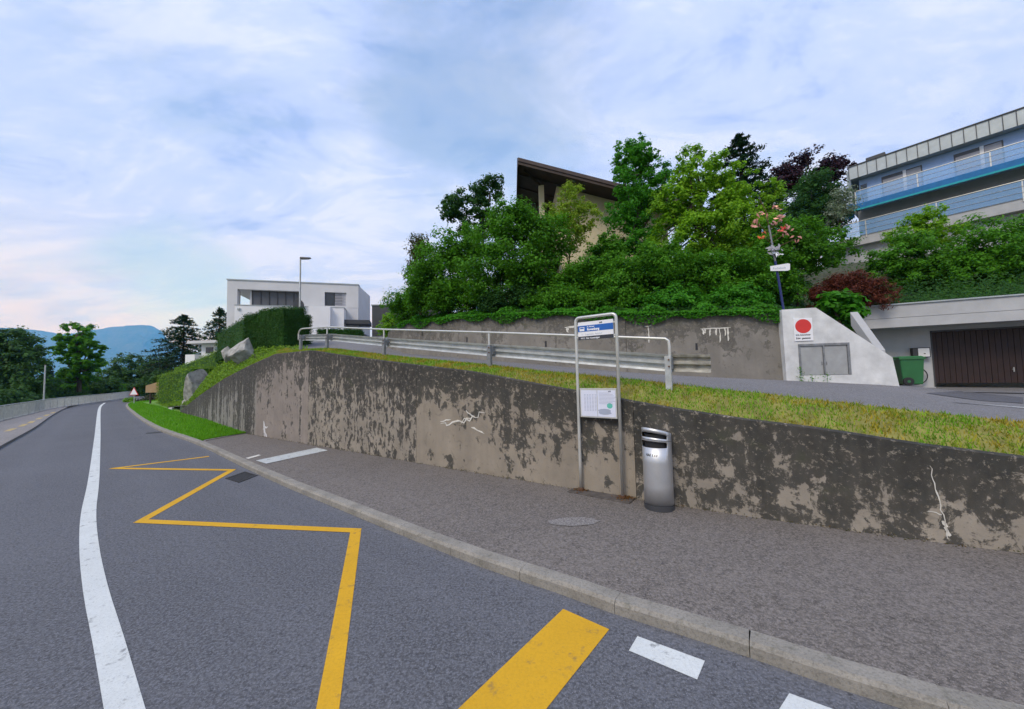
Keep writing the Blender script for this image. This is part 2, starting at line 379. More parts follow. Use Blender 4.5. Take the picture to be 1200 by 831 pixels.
def grassmat():
    m_ = L_['grass']; t_ = m_.node_tree; k_ = N.__new__(N); k_.m = m_; k_.t = t_; k_.b = t_.nodes['Principled BSDF']; k_.out = t_.nodes['Material Output']; k_._tc = None
    g = k_.n('ShaderNodeNewGeometry').outputs['Random Per Island']
    gr_ = k_.ramp(g, [(.1, (.10, .25, .012)), (.5, (.17, .37, .02)), (.9, (.24, .44, .03))]); st_ = k_.ramp(g, [(.1, (.26, .20, .03)), (.5, (.46, .33, .03)), (.8, (.52, .36, .05)), (.95, (.16, .30, .02))])
    f_ = k_.math('ADD', k_.noise(1.6, 5, .65), k_.math('MULTIPLY', k_.noise(7, 3, .6), .25)); c_ = k_.mix(k_.ramp(f_, [(.56, 0.), (.70, 1.)]), gr_, st_); k_.l(c_, k_.b.inputs['Base Color'])
grassmat()
L_['dry'] = leafmat('dry_leaf', [(.10, .04, .015), (.16, .07, .02), (.22, .13, .04)], .1)

# ------------------------------------------------------------------ plan of the place
def lerp_pts(pts, step):
    out = [Vector(pts[0])]
    for a, b in zip(pts[:-1], pts[1:]):
        a = Vector(a); b = Vector(b); n = max(1, int((b-a).length/step))
        out += [a+(b-a)*(i/n) for i in range(1, n+1)]
    return out
def smooth_pts(pts, step=.5):                # Catmull-Rom through plan points
    P = [Vector((*p[:2], p[2] if len(p) > 2 else 0)) for p in pts]; P = [P[0]*2-P[1]]+P+[P[-1]*2-P[-2]]; out = []
    for i in range(1, len(P)-2):
        n = max(1, int((P[i+1]-P[i]).length/step))
        for j in range(n):
            t = j/n; a, b, c, d = P[i-1], P[i], P[i+1], P[i+2]
            out.append(.5*((2*b)+(c-a)*t+(2*a-5*b+4*c-d)*t*t+(3*b-a-3*c+d)*t**3))
    out.append(P[-2]); return out
def offset(pts, d):                          # to the left of travel
    out = []
    for i, p in enumerate(pts):
        t = (pts[min(i+1, len(pts)-1)]-pts[max(i-1, 0)]); t.z = 0; t.normalize()
        out.append(p+Vector((-t.y, t.x, 0))*d)
    return out
KZ = .105
kpx = [(230, 521), (290, 550), (333, 570), (400, 598), (488, 634.6), (575, 669), (659, 697), (715, 718), (800, 745), (880, 771), (1050, 831)]
near = [atZ(*p) for p in kpx]
kerb_line = smooth_pts([(-50, 75), (-52, 64), (-50.5, 54), (-45.5, 45.5), (-39.0, 38.0), (-27, 26.8), (-17, 17.9)]+[tuple(p) for p in near]+[(5.2, 1.15), (9.5, -.9), (16, -3.6), (26, -7)], .5)
left_line = smooth_pts([(-57, 76), (-58, 64), (-55.5, 52), (-49, 42.5), (-40.1, 33.7), (-31.8, 26), (-23.7, 18.7), (-17.4, 12.8), (-11.2, 7.2), (-6.2, 2.9), (-2, -.2), (4, -3.9), (9, -6.5), (15, -9), (25, -12.5)], .5)
def resample(pts, n):
    d = [0]
    for a, b in zip(pts[:-1], pts[1:]): d.append(d[-1]+(b-a).length)
    out = []
    j = 0
    for i in range(n):
        s = d[-1]*i/(n-1)
        while j < len(pts)-2 and d[j+1] < s: j += 1
        f = (s-d[j])/max(1e-9, d[j+1]-d[j]); out.append(pts[j]+(pts[j+1]-pts[j])*min(1, f))
    return out
def arclen(pts): return sum((b-a).length for a, b in zip(pts[:-1], pts[1:]))
G = MB()
gs = 9000; cuts = [-gs, -900, -150, 150, 900, gs]
for i in range(5):
    for j in range(5):
        x0, x1, y0, y1 = cuts[i], cuts[i+1], cuts[j], cuts[j+1]
        G.add([(x0, y0, -.08), (x1, y0, -.08), (x1, y1, -.08), (x0, y1, -.08)], [(0, 1, 2, 3)])
tag(G.build('ground', MT['ground'], origin=(0, 0, -.08)), 'earth beyond the road', kind='structure')
Rk = resample(kerb_line, 240); Lk = resample(left_line, 240)
road = MB().loft([Lk, [a*.66+b*.34 for a, b in zip(Lk, Rk)], [a*.33+b*.67 for a, b in zip(Lk, Rk)], Rk]); road.uv = [(f_, i_*.3) for f_ in (0, .34, .67, 1) for i_ in range(240)]
road = road.build('road', MT['road'], origin=(0, 0, 0))
tag(road, 'grey asphalt road curving away to the left', kind='structure')
# kerb: separate stones of pale granite
kerb_back = offset(kerb_line, .16)
def polyline_at(pts, s):
    for a, b in zip(pts[:-1], pts[1:]):
        l = (b-a).length
        if s <= l: return a+(b-a)*(s/l)
        s -= l
    return pts[-1].copy()
kerb = thing('kerb', None, None, (0, 0, 0)); tag(kerb, 'pale granite kerb along the right side of the road', kind='structure')
tot = arclen(kerb_line); s = 0.0
kb = kerb_line
while s < tot-1.2:
    L = 1.0 if s > 50 else 2.0
    mb = MB(); g = .0025
    for q in range(2):
        pass
    pts = [polyline_at(kb, s+g), polyline_at(kb, s+L*.5), polyline_at(kb, s+L-g)]
    bk = offset(pts, .16); dz = rnd.uniform(-.004, .004)
    prof = lambda f, b_: [f+Vector((0, 0, -.05)), f+Vector((0, 0, KZ-.025+dz)), f*.86+b_*.14+Vector((0, 0, KZ+.004+dz)), b_+Vector((0, 0, KZ+.004+dz)), b_+Vector((0, 0, -.05))]
    rows = [prof(f, b_) for f, b_ in zip(pts, bk)]
    mb.loft(rows); n = len(mb.v)
    mb.f += [[4, 3, 2, 1, 0], [n-5, n-4, n-3, n-2, n-1]]
    mb.build('kerb_stone', MT['granite'], kerb)
    s += L
# left pavement with its own kerb edge
fence_pts = smooth_pts([(-70, 82), (-67, 70), (-61, 60), (-52.6, 49.3), (-41.8, 34.6), (-35.5, 27.8), (-29.7, 21.7), (-22, 14.2), (-14, 7), (-8, 1.6), (-3, -2.4)], .5)
Lf = [polyline_at(fence_pts, arclen(fence_pts)*i/199) for i in range(200)]
lk2 = [p for p in left_line if p.x < -2.5]; lk2 = [polyline_at(lk2, arclen(lk2)*i/199) for i in range(200)]
up = Vector((0, 0, .09))
lp = MB().loft([[p+Vector((0, 0, -.05)) for p in lk2], [p+up for p in lk2], [q*.04+p*.96+up*1.02 for p, q in zip(lk2, Lf)], [q+up*1.02 for q in Lf]])
lpav = lp.build('left_pavement', MT['lwalk'], origin=(-20, 15, 0)); tag(lpav, 'pale pavement along the railing on the left', kind='structure')

# ------------------------------------------------------------------ lower retaining wall
stn = [(1198, 649, 534.6), (1098, 636, 520.5), (979, 621.5, 503.5), (880, 605.6, 490.6), (792, 594, 478), (720, 582, 464), (655, 568.5, 449), (550, 555, 434.5), (484, 541.5, 426), (423, 531.5, 417.5), (361, 519.5, 411), (316, 514.5, 414.6), (287, 509, 429), (264.6, 503, 444), (236, 495, 463), (211, 487, 481)]
wall = []
for px, pb, pt in stn:
    b = atZ(px, pb, KZ+.005); wall.append([b.x, b.y, z_at(px, pt, b.x, b.y)])
# smooth the plan line a little so the wall runs true
for _ in range(2):
    wall = [wall[0]]+[[(a[0]+2*b[0]+c[0])/4, (a[1]+2*b[1]+c[1])/4, b[2]] for a, b, c in zip(wall[:-2], wall[1:-1], wall[2:])]+[wall[-1]]
d0 = Vector(wall[0])-Vector(wall[1]); d0.z = 0; d0.normalize()
ext = Vector(wall[0])+d0*9; wall = [[ext.x, ext.y, wall[0][2]-.75]]+wall
wline = [Vector((x, y, 0)) for x, y, z in wall]
wl_in = [-x for x in []]
def wall_z(s):                               # top height at arc length along wline
    for i, (a, b) in enumerate(zip(wline[:-1], wline[1:])):
        l = (b-a).length
        if s <= l+1e-9: return wall[i][2]+(wall[i+1][2]-wall[i][2])*s/l
        s -= l
    return wall[-1][2]
def s_of_px(px):
    x, y = hit_line(px, [(p.x, p.y) for p in wline]); s = 0
    for a, b in zip(wline[:-1], wline[1:]):
        l = (b-a).length; d = (Vector((x, y, 0))-a)
        if abs(d.length+(Vector((x, y, 0))-b).length-l) < 1e-3: return s+d.length
        s += l
    return s
def nrm(s):
    a = polyline_at(wline, max(0, s-.3)); b = polyline_at(wline, min(arclen(wline)-1e-6, s+.3)); t = (b-a).normalized(); return Vector((t.y, -t.x, 0))   # away from the road
WT = arclen(wline)
rw = thing('retaining_wall', 'long stained concrete retaining wall rising behind the bus stop', 'wall', (0, 7, 0))
joints = [0, s_of_px(740), s_of_px(487), s_of_px(361), s_of_px(300), s_of_px(268), WT]
wm = [concrete_wall('wall_panel_b', -.046, .34, (.31, .275, .225), off=(2.0, 1, 0), darkc=(.026, .026, .023)), concrete_wall('wall_panel_c', -.052, .34, (.30, .26, .205), off=(7, 4, 0), darkc=(.026, .026, .023)),
      concrete_wall('wall_panel_d', .002, .92, off=(3, 8, 0), darkc=(.028, .027, .024)), concrete_wall('wall_panel_e', -.055, .6, (.27, .235, .205), .5, off=(1, 5, 0)),
      concrete_wall('wall_panel_f', .01, .6, (.25, .235, .21), .9, off=(9, 5, 0)), concrete_wall('wall_panel_g', -.01, .5, (.25, .24, .22), 1.0, off=(4, 1, 0))]
for i in range(len(joints)-1):
    s0, s1 = joints[i]+.004, joints[i+1]-.004; n = max(2, int((s1-s0)/.25)+1); ni = 9; mb = MB(); mb.uv = []
    rows = []
    for a in range(n):
        s = s0+(s1-s0)*a/(n-1); p = polyline_at(wline, s); nn = nrm(s); zt = wall_z(s); prof = []
        for j in range(ni):
            z = -.15+(zt-.02+.15)*j/(ni-1); q = p+nn*(.03*(z/3)); prof.append(Vector((q.x, q.y, z))); mb.uv.append((s, zt-z))
        q = p+nn*.05; prof.append(Vector((q.x, q.y, zt))); mb.uv.append((s, -.02))
        q = p+nn*.30; prof.append(Vector((q.x, q.y, zt))); mb.uv.append((s, -.25))
        q = p+nn*.30; prof.append(Vector((q.x, q.y, -.15))); mb.uv.append((s, -.4))
        rows.append(prof)
    uv = mb.uv; mb.loft(rows); m = len(rows[0]); tt = len(mb.v)
    mb.f += [list(range(m-1, -1, -1)), list(range(tt-m, tt))]; mb.uv = uv
    o = mb.build('wall_panel', wm[i], rw)
# marks on the wall: lime runs and a splash of white paint, thin skins on the face
def wall_mark(s, zc, shape, mat, name, lbl):
    p = polyline_at(wline, s); nn = nrm(s); t = Vector((-nn.y, nn.x, 0)); mb = MB()
    for poly in shape:
        pts = [p+t*(-x)+Vector((0, 0, z+zc))+nn*(.03*((z+zc)/3)-.006) for x, z in poly]
        mb.prism(pts, 0, .004, nn)
    o = mb.build(name, mat, rw); o['label'] = lbl; return o
def blob_run(path, w0):                      # uneven streak along a path
    out = []; L = []; R = []
    for i, (x, z) in enumerate(path):
        a = path[max(0, i-1)]; b = path[min(len(path)-1, i+1)]; d = Vector((b[0]-a[0], b[1]-a[1])).normalized()
        ww = w0*rnd.uniform(.35, 1.0)*(.4 if i in (0, len(path)-1) else 1); L.append((x-d.y*ww, z+d.x*ww)); R.append((x+d.y*ww, z-d.x*ww))
    return L+R[::-1]
def wander(a, b, n, j): return [(a[0]+(b[0]-a[0])*i/n+rnd.uniform(-j, j), a[1]+(b[1]-a[1])*i/n+rnd.uniform(-j, j)) for i in range(n+1)]
wall_mark(s_of_px(1086), .55, [blob_run(wander((-.04, .42), (.06, -.38), 16, .012), .008), blob_run(wander((.03, -.18), (.07, -.36), 6, .012), .022), blob_run(wander((-.1, -.10), (.02, -.12), 5, .01), .008)], MT['effl'], 'lime_run', 'pale lime run down the wall joint')
wall_mark(s_of_px(545), 1.15, [blob_run(wander((-.75, -.12), (.1, .05), 9, .05), .02), blob_run(wander((-.1, .0), (.5, .2), 7, .05), .018), blob_run(wander((0, .25), (.2, .1), 4, .03), .015), blob_run(wander((.15, -.1), (.5, -.22), 4, .02), .022), blob_run(wander((-.75, -.05), (-.45, .02), 4, .03), .02)], MT['effl'], 'paint_splash', 'white branching splash on the wall')
wall_mark(s_of_px(311), .35, [blob_run(wander((-.12, .3), (.02, -.2), 5, .04), .07), blob_run(wander((-.15, .05), (.22, .12), 4, .04), .05), blob_run(wander((.02, .0), (.2, -.22), 3, .03), .05)], MT['white_wall'], 'paint_splash', 'white paint splash low on the wall')

# pavement between kerb and wall
s_end = s_of_px(289)
kend = polyline_at(kerb_line, 0)
e0 = atZ(240, 516.7, KZ)
wseg = [polyline_at(wline, s_end*(i/120)) for i in range(121)]
kidx = min(range(len(kerb_back)), key=lambda i: (kerb_back[i].xy-e0.xy).length)
kb_near = kerb_back[kidx:]
kb_near = [p for p in kb_near]
kb_r = [polyline_at(kb_near, arclen(kb_near)*i/120) for i in range(121)][::-1]
up = Vector((0, 0, KZ))
mb = MB()
mb.loft([[p+up for p in kb_r], [a*.6+b*.4+up*1.03 for a, b in zip(kb_r, wseg)], [b+nrm(0)*.0+up*1.10 for b in wseg]])
pav = mb.build('pavement', MT['walk'], origin=(0, 5, 0)); tag(pav, 'worn brown-grey asphalt pavement at the bus stop', kind='structure')
PZ = KZ*1.05
def flat_quad(mb, pts, t=.004):
    mb.add(pts, [tuple(range(len(pts)))])
def strip(pts, wd):
    pts = [Vector(p) for p in pts]; L = []; R = []
    for i, p in enumerate(pts):
        d1 = (p-pts[i-1]).normalized() if i else (pts[1]-p).normalized()
        d2 = (pts[i+1]-p).normalized() if i < len(pts)-1 else d1
        n1 = Vector((-d1.y, d1.x, 0)); n2 = Vector((-d2.y, d2.x, 0)); mit = (n1+n2)
        if mit.length < 1e-3: mit = n1
        mit.normalize(); sc = 1/max(.12, mit.dot(n1))
        L.append(p+mit*wd*sc); R.append(p-mit*wd*sc)
    return L, R
def marking(name, mb, mat, parent, label):
    o = mb.build(name, mat, parent); o['label'] = label; return o
WLp = [(117, 478), (114, 515), (110, 560), (104, 600), (104.5, 640), (112, 690), (127, 750), (146, 831)]
wlp = [atZ(*p) for p in WLp]; wlp = [Vector((-48.5, 44.8, 0)), ]+wlp+[wlp[-1]+(wlp[-1]-wlp[-2]).normalized()*3]
wl_s = smooth_pts([tuple(p) for p in wlp], .4)
L, Rr = strip(wl_s, .085)
marking('centre_line', MB().loft([[p+Vector((0, 0, .004)) for p in L], [p+Vector((0, 0, .004)) for p in Rr]]), MT['white_paint'], road, 'solid white centre line')
zz = [atZ(*p) for p in [(245, 535), (133, 549), (272, 551), (165, 611), (417, 622), (384, 831)]]
zz.append(zz[-1]+(zz[-1]-zz[-2]).normalized()*1.2)
mb = MB()
for i, (a, b) in enumerate(zip(zz[:-1], zz[1:])):
    d = (b-a).normalized(); n = Vector((-d.y, d.x, 0))*.07; z = Vector((0, 0, .004+.0012*(i % 2)))
    a2 = a-d*.05 if i else a; b2 = b+d*.05
    if i == len(zz)-2: a2 = a
    mb.add([a2+n+z, b2+n+z, b2-n+z, a2-n+z], [(0, 1, 2, 3)])
marking('zigzag_line', mb, MT['yellow_paint'], road, 'yellow zigzag bus stop line')
A, B, Cc, D = [atZ(*p) for p in [(660, 714), (714, 738), (645, 831), (531, 831)]]
d = ((Cc-B).normalized()+(D-A).normalized()).normalized(); z = Vector((0, 0, .004))
marking('crossing_stripe', MB().add([A+z, A+d*4+z, B+d*4+z, B+z], [(0, 1, 2, 3)]), MT['yellow_paint'], road, 'broad yellow crossing stripe')
for q, lb in (([(747, 746), (826, 775), (817, 797), (737, 763)], 'white dash beside the yellow crossing stripe'), ([(925, 813), (1005, 842), (1000, 866), (913, 832)], 'white dash at the bottom edge of the road')):
    marking('edge_dash', MB().add([atZ(*p)+z for p in q], [(3, 2, 1, 0)]), MT['white_paint'], road, lb)
for a in [((8, 505.5), (17, 502)), ((24, 500), (30, 497)), ((34.5, 496), (39, 493.4)), ((44, 491.5), (48, 489.5)), ((53, 487.6), (56.5, 485.8)), ((60.5, 484.4), (63.5, 483))]:
    p, q = [atZ(*t, .094) for t in a]; d = (q-p).normalized(); n = Vector((-d.y, d.x, 0))*.1
    marking('path_dash', MB().add([p+n+z, q+n+z, q-n+z, p-n+z], [(3, 2, 1, 0)]), MT['pale_yellow'], lpav, 'pale yellow dash on the left pavement')
tq = [atZ(*p, PZ+.004) for p in [(300, 540), (312, 543.5), (384, 528), (371, 525)]]
mb = MB().add([p+Vector((0, 0, .004)) for p in tq], [(0, 1, 2, 3)])
for i in range(7):
    f0, f1 = (i+.15)/7, (i+.7)/7
    q = [tq[0].lerp(tq[1], f0), tq[0].lerp(tq[1], f1), tq[3].lerp(tq[2], f1), tq[3].lerp(tq[2], f0)]
    mb.hexa([p+Vector((0, 0, .004)) for p in q]+[p+Vector((0, 0, .010)) for p in q])
marking('tactile_strip', mb, MT['white_paint'], pav, 'white ribbed tactile strip across the pavement')
marking('pavement_line', MB().add([atZ(*p, PZ)+Vector((0, 0, .006)) for p in [(288, 537), (291, 538), (306, 533.8), (303, 533)]], [(0, 1, 2, 3)]), MT['effl'], pav, 'short thin pale line on the pavement')
# repair patches
def blob(c, rx, ry, n=22, jit=.12, ang=0):
    return [Vector((c.x+math.cos(ang)*x-math.sin(ang)*y, c.y+math.sin(ang)*x+math.cos(ang)*y, c.z)) for x, y in
            [(rx*math.cos(2*math.pi*i/n)*rnd.uniform(1-jit, 1+jit), ry*math.sin(2*math.pi*i/n)*rnd.uniform(1-jit, 1+jit)) for i in range(n)]]
for p, rx, ry in (((673, 611), .33, .16), ((742, 581), .10, .06)):
    c = atZ(*p, PZ+.006); marking('repair_patch', MB().add(blob(c, rx, ry), [tuple(range(22))]), MT['patch'], pav, 'pale worn spot on the pavement')

ea, eb = e0.copy(), polyline_at(wline, s_end+.05); ea.z = eb.z = KZ; dd_ = (eb-ea).normalized(); nn_ = Vector((-dd_.y, dd_.x, 0))*.045
mb = MB().hexa([p_+Vector((0, 0, z_)) for z_ in (-.08, .03) for p_ in (ea-nn_, eb-nn_, eb+nn_, ea+nn_)]); tag(mb.build('edging_stone', MT['granite'], kerb), 'thin pale edging at the end of the pavement')
# drain grate and manhole
dg = thing('drain_grate', 'dark iron drain grate in the gutter beside the yellow zigzag', 'drain grate', atZ(283, 558, 0))
qa = [atZ(*p, 0) for p in [(264, 561), (280, 566), (302, 557.5), (287, 553)]]
def qp(u, v): return (qa[0].lerp(qa[1], v)).lerp(qa[3].lerp(qa[2], v), u)
mb = MB().add([p+Vector((0, 0, .003)) for p in qa], [(0, 1, 2, 3)]); mb.build('pit', MT['black'], dg)
mb = MB()
for (u0, u1, v0, v1) in ((0, 1, 0, .08), (0, 1, .92, 1), (0, .05, .08, .92), (.95, 1, .08, .92)):
    q = [qp(u0, v0), qp(u0, v1), qp(u1, v1), qp(u1, v0)]; mb.hexa([p+Vector((0, 0, .002)) for p in q]+[p+Vector((0, 0, .012)) for p in q])
mb.build('frame', MT['iron'], dg)
for i in range(9):
    u0 = .05+.9*(i+.3)/9; u1 = .05+.9*(i+.75)/9; q = [qp(u0, .08), qp(u0, .92), qp(u1, .92), qp(u1, .08)]
    MB().hexa([p+Vector((0, 0, .004)) for p in q]+[p+Vector((0, 0, .010)) for p in q]).build('bar', MT['iron'], dg)
c = atZ(182, 507, .0)
mb = MB().prism([c+Vector((.3*math.cos(a*math.pi/12), .3*math.sin(a*math.pi/12), 0)) for a in range(24)], .002, .008, (0, 0, 1))
tag(mb.build('manhole_cover', MT['iron']), 'small dark manhole cover in the far lane', 'manhole cover')

# ------------------------------------------------------------------ upper street, grass strip, upper wall
U_st = [(925, 11.5, 446, 366), (880, 11.7, 444.5, 367), (828, 12.0, 442, 368), (740, 12.8, 436.5, 369), (640, 14.2, 428, 368), (560, 16.2, 421, 371), (475, 19.5, 414, 378)]
Uw = []
for px, Y, pb, pt in U_st:
    p = atY(px, pb, Y); Uw.append([p.x, p.y, p.z, z_at(px, pt, p.x, p.y)])
uend = Vector((Uw[-1][0], Uw[-1][1], 0))+Vector((-.72, .69, 0))*2.0
Uw.append([uend.x, uend.y, Uw[-1][2]+.15, Uw[-1][3]-.3])
Fg_px = [(1200, 462), (1130, 459), (1097, 452), (1055, 452)]
# near edge of the street, .95 m behind the wall face
ne_px = [(1200, 497), (1040, 480), (880, 461), (828, 456), (740, 445.5), (640, 436.5), (571, 429), (480, 420.5), (400, 411)]
ne = []
gl = offset(wline, -.98)
for px, py in ne_px:
    h = hit_line(px, [(p.x, p.y) for p in gl]); ne.append(Vector((h[0], h[1], z_at(px, py, *h))))
d0 = (ne[0]-ne[1]).normalized(); ne = [ne[0]+d0*9]+ne
ne += [Vector((-9.6, 16.2, 3.45)), Vector((-12.5, 20, 3.95)), Vector((-15, 25, 4.75)), Vector((-20, 33, 5.9)), Vector((-22, 44, 6.3))]
fe = [Vector((21, 6.0, .75)), Vector((17.2, 9.4, 1.12)), atY(1130, 459, 12.6), Vector((Uw[0][0]+2.75, Uw[0][1]-.6, Uw[0][2]-.2))]+[Vector(u[:3]) for u in Uw[:-1]]+[Vector((-7.0, 23, 4.35)), Vector((-6.8, 28, 5.15)), Vector((-5.0, 35, 6.0)), Vector((-1, 46, 6.4))]
n1 = [polyline_at(ne, arclen(ne)*i/80) for i in range(81)]; f1 = [polyline_at(fe, arclen(fe)*i/80) for i in range(81)]
f1x = [b+(b-a).normalized()*.25 for a, b in zip(n1, f1)]
tag(MB().loft([n1[::-1], [a*.66+b*.34 for a, b in zip(n1, f1)][::-1], [a*.33+b*.67 for a, b in zip(n1, f1)][::-1], f1x[::-1]]).build('upper_street', MT['street'], origin=(2, 11, 1.5)), 'narrow grey side street climbing to the left above the wall', kind='structure')
ustreet = bpy.data.objects['upper_street']
# grass strip between wall top and street
rows = []
for i in range(81):
    p = n1[i]; j = min(range(400), key=lambda k_: (polyline_at(wline, WT*k_/399).xy-p.xy).length) if i % 4 == 0 or i == 80 else None
    rows.append((p, j))
strip_a = []; strip_b = []
for i in range(0, 161):
    s = (WT*.86)*i/160; p = polyline_at(wline, s)+nrm(s)*.06; p.z = wall_z(s)-.015; strip_a.append(p)
    q = min((a+(b-a)*t for a, b in zip(ne[:-1], ne[1:]) for t in [max(0, min(1, (p-a).dot(b-a)/(b-a).length_squared))]), key=lambda c_: (c_.xy-p.xy).length)
    strip_b.append(q+Vector((0, 0, .02)))
mid = [a*.5+b*.5+Vector((0, 0, .05)) for a, b in zip(strip_a, strip_b)]
strip_c = [b+(b-a).normalized()*.12+Vector((0, 0, -.10)) for a, b in zip(strip_a, strip_b)]
tag(MB().loft([strip_a, mid, strip_b, strip_c]).build('grass_strip', MT['turf'], origin=(0, 7, 1.5)), 'strip of turf on top of the stained wall', kind='structure')
def blades(name, pts, hmin, hmax, mat, label, lean=.5, wd=.006):
    P = np.array(pts); n = len(P); h = rng.uniform(hmin, hmax, n)*rng.uniform(.5, 1, n); a = rng.uniform(0, 2*np.pi, n)
    ww = wd*rng.uniform(.7, 1.5, n); dx = np.stack([np.cos(a), np.sin(a), np.zeros(n)], 1); b = a+rng.uniform(-1, 1, n)+np.pi/2
    ld = np.stack([np.cos(b), np.sin(b), np.zeros(n)], 1)*(h*rng.uniform(.05, lean, n))[:, None]
    v0 = P-dx*ww[:, None]; v1 = P+dx*ww[:, None]; v2 = P+ld+np.stack([np.zeros(n)]*2+[h], 1)
    V = np.stack([v0, v1, v2], 1).reshape(-1, 3); T = np.arange(3*n).reshape(-1, 3)
    o = fast_mesh(name, V, T, mat, None, tuple(P[0])); return tag(o, label, 'grass', kind='stuff')
gp = []
for _ in range(52000):
    t = rng.random()**1.0*158+1; i = int(t); f = t-i; wv = rng.random()
    a = strip_a[i].lerp(strip_a[min(160, i+1)], f); m_ = mid[i].lerp(mid[min(160, i+1)], f); b = strip_b[i].lerp(strip_b[min(160, i+1)], f)
    gp.append(tuple(a.lerp(m_, wv*2) if wv < .5 else m_.lerp(b, wv*2-1)))
blades('grass_tufts', gp, .025, .085, L_['grass'], 'yellowing short grass along the top of the stained wall', .9, .007)

uw = thing('upper_wall', 'grey concrete wall behind the guardrail below the shrubs', 'wall', (Uw[3][0], Uw[3][1], 1.6))
up_pts = [Vector(u) for u in [(x, y, 0) for x, y, _, _ in Uw]]
ul = arclen(up_pts)
def uz_at(s, k_):
    for i, (a, b) in enumerate(zip(up_pts[:-1], up_pts[1:])):
        l = (b-a).length
        if s <= l+1e-6: return Uw[i][k_]+(Uw[i+1][k_]-Uw[i][k_])*s/l
        s -= l
    return Uw[-1][k_]
def unrm(s):
    a = polyline_at(up_pts, max(0, s-.4)); b = polyline_at(up_pts, min(ul-1e-6, s+.4)); t = (b-a).normalized(); return Vector((t.y, -t.x, 0))
def s_of_px_u(px):
    x, y = hit_line(px, [(p.x, p.y) for p in up_pts]); s = 0; q = Vector((x, y, 0))
    for a, b in zip(up_pts[:-1], up_pts[1:]):
        l = (b-a).length
        if abs((q-a).length+(q-b).length-l) < 1e-3: return s+(q-a).length
        s += l
uj = [0, s_of_px_u(735), s_of_px_u(518), ul]
for i in range(len(uj)-1):
    s0, s1 = uj[i]+.006, uj[i+1]-.006; n = max(2, int((s1-s0)/.4)+1); mb = MB(); uv = []; rows = []
    for a in range(n):
        s = s0+(s1-s0)*a/(n-1); p = polyline_at(up_pts, s); nn = unrm(s); zb, zt = uz_at(s, 2)-.4, uz_at(s, 3); prof = []
        for j in range(7):
            z = zb+(zt-zb)*j/6; q = p+nn*(.10*j/6); prof.append(Vector((q.x, q.y, z))); uv.append((s, zt-z))
        q = p+nn*.45; prof.append(Vector((q.x, q.y, zt))); uv.append((s, -.3)); prof.append(Vector((q.x, q.y, zb))); uv.append((s, -.4)); rows.append(prof)
    mb.loft(rows); m = len(rows[0]); tt = len(mb.v); mb.f += [list(range(m-1, -1, -1)), list(range(tt-m, tt))]; mb.uv = uv
    mb.build('wall_panel', MT['grey_conc'], uw)
def umark(px, py, polys, mat, name, lbl):
    s = s_of_px_u(px); p = polyline_at(up_pts, s); nn = unrm(s); t = Vector((-nn.y, nn.x, 0)); zc = z_at(px, py, p.x, p.y); mb = MB()
    zb, zt = uz_at(s, 2)-.4, uz_at(s, 3)
    for poly in polys:
        pts = [p+t*(-x)+Vector((0, 0, zc+z))+nn*(.10*(zc+z-zb)/(zt-zb)-.012) for x, z in poly]; mb.prism(pts, 0, .004, nn)
    o = mb.build(name, mat, uw); o['label'] = lbl
pol = [blob_run(wander((-.45, 0), (.45, .0), 8, .012), .02)]
for x in (-.38, -.3, -.16, .02, .12, .28, .36): pol.append(blob_run(wander((x, 0), (x+rnd.uniform(-.03, .03), -rnd.uniform(.15, .5)), 5, .012), .03))
umark(842, 384, pol, MT['effl'], 'lime_run', 'pale lime run hanging from a crack')
umark(762, 386, [blob_run(wander((-.12, .12), (.1, .13), 4, .01), .02), blob_run(wander((0, .12), (.01, -.45), 6, .01), .025)], MT['effl'], 'lime_run', 'thin pale lime run')
umark(672, 383, [blob_run(wander((-.3, 0), (.3, .03), 6, .015), .04), blob_run(wander((-.2, 0), (-.18, -.2), 3, .02), .06)], MT['effl'], 'lime_run', 'pale lime smear')
for px, py in ((818, 406), (640, 403), (547, 398), (494, 391)):
    umark(px, py, [[(-.035, -.11), (.035, -.11), (.03, .11), (-.03, .11)]], MT['black'], 'weep_hole', 'dark weep hole')

# edge line and dark patch on the upper street
def on_street(px, py):
    r = ray(px, py); best = None
    for i in range(80):
        for (a, b, c_) in ((n1[i], n1[i+1], f1[i]), (f1[i], n1[i+1], f1[i+1])):
            nn = (b-a).cross(c_-a)
            den = nn.dot(r)
            if abs(den) < 1e-9: continue
            t = nn.dot(a-Vector((0, 0, CAM_H)))/den
            if t <= 0: continue
            p = Vector((0, 0, CAM_H))+r*t
            # inside test
            v0, v1, v2 = b-a, c_-a, p-a; d00, d01, d11, d20, d21 = v0.dot(v0), v0.dot(v1), v1.dot(v1), v2.dot(v0), v2.dot(v1); dn = d00*d11-d01*d01
            v = (d11*d20-d01*d21)/dn; w_ = (d00*d21-d01*d20)/dn
            if v >= -.01 and w_ >= -.01 and v+w_ <= 1.01 and (best is None or t < best[0]): best = (t, p)
    return best[1] if best else atZ(px, py, 1.4)
q = [on_street(*p) for p in [(1119, 472.4), (1160, 475.2), (1199, 478.2)]]; q.append(q[-1]+(q[-1]-q[-2])); L, Rr = strip(q, .055)
marking('edge_line', MB().loft([[p+Vector((0, 0, .012)) for p in L], [p+Vector((0, 0, .012)) for p in Rr]]), MT['white_paint'], ustreet, 'white line on the side street')
q = [on_street(*p)+Vector((0, 0, .008)) for p in [(1085, 461), (1125, 458.5), (1199, 466), (1199, 473), (1150, 470)]]
marking('repair_patch', MB().add(q, [(0, 1, 2, 3, 4)]), MT['darkpatch'], ustreet, 'darker asphalt in front of the garage')

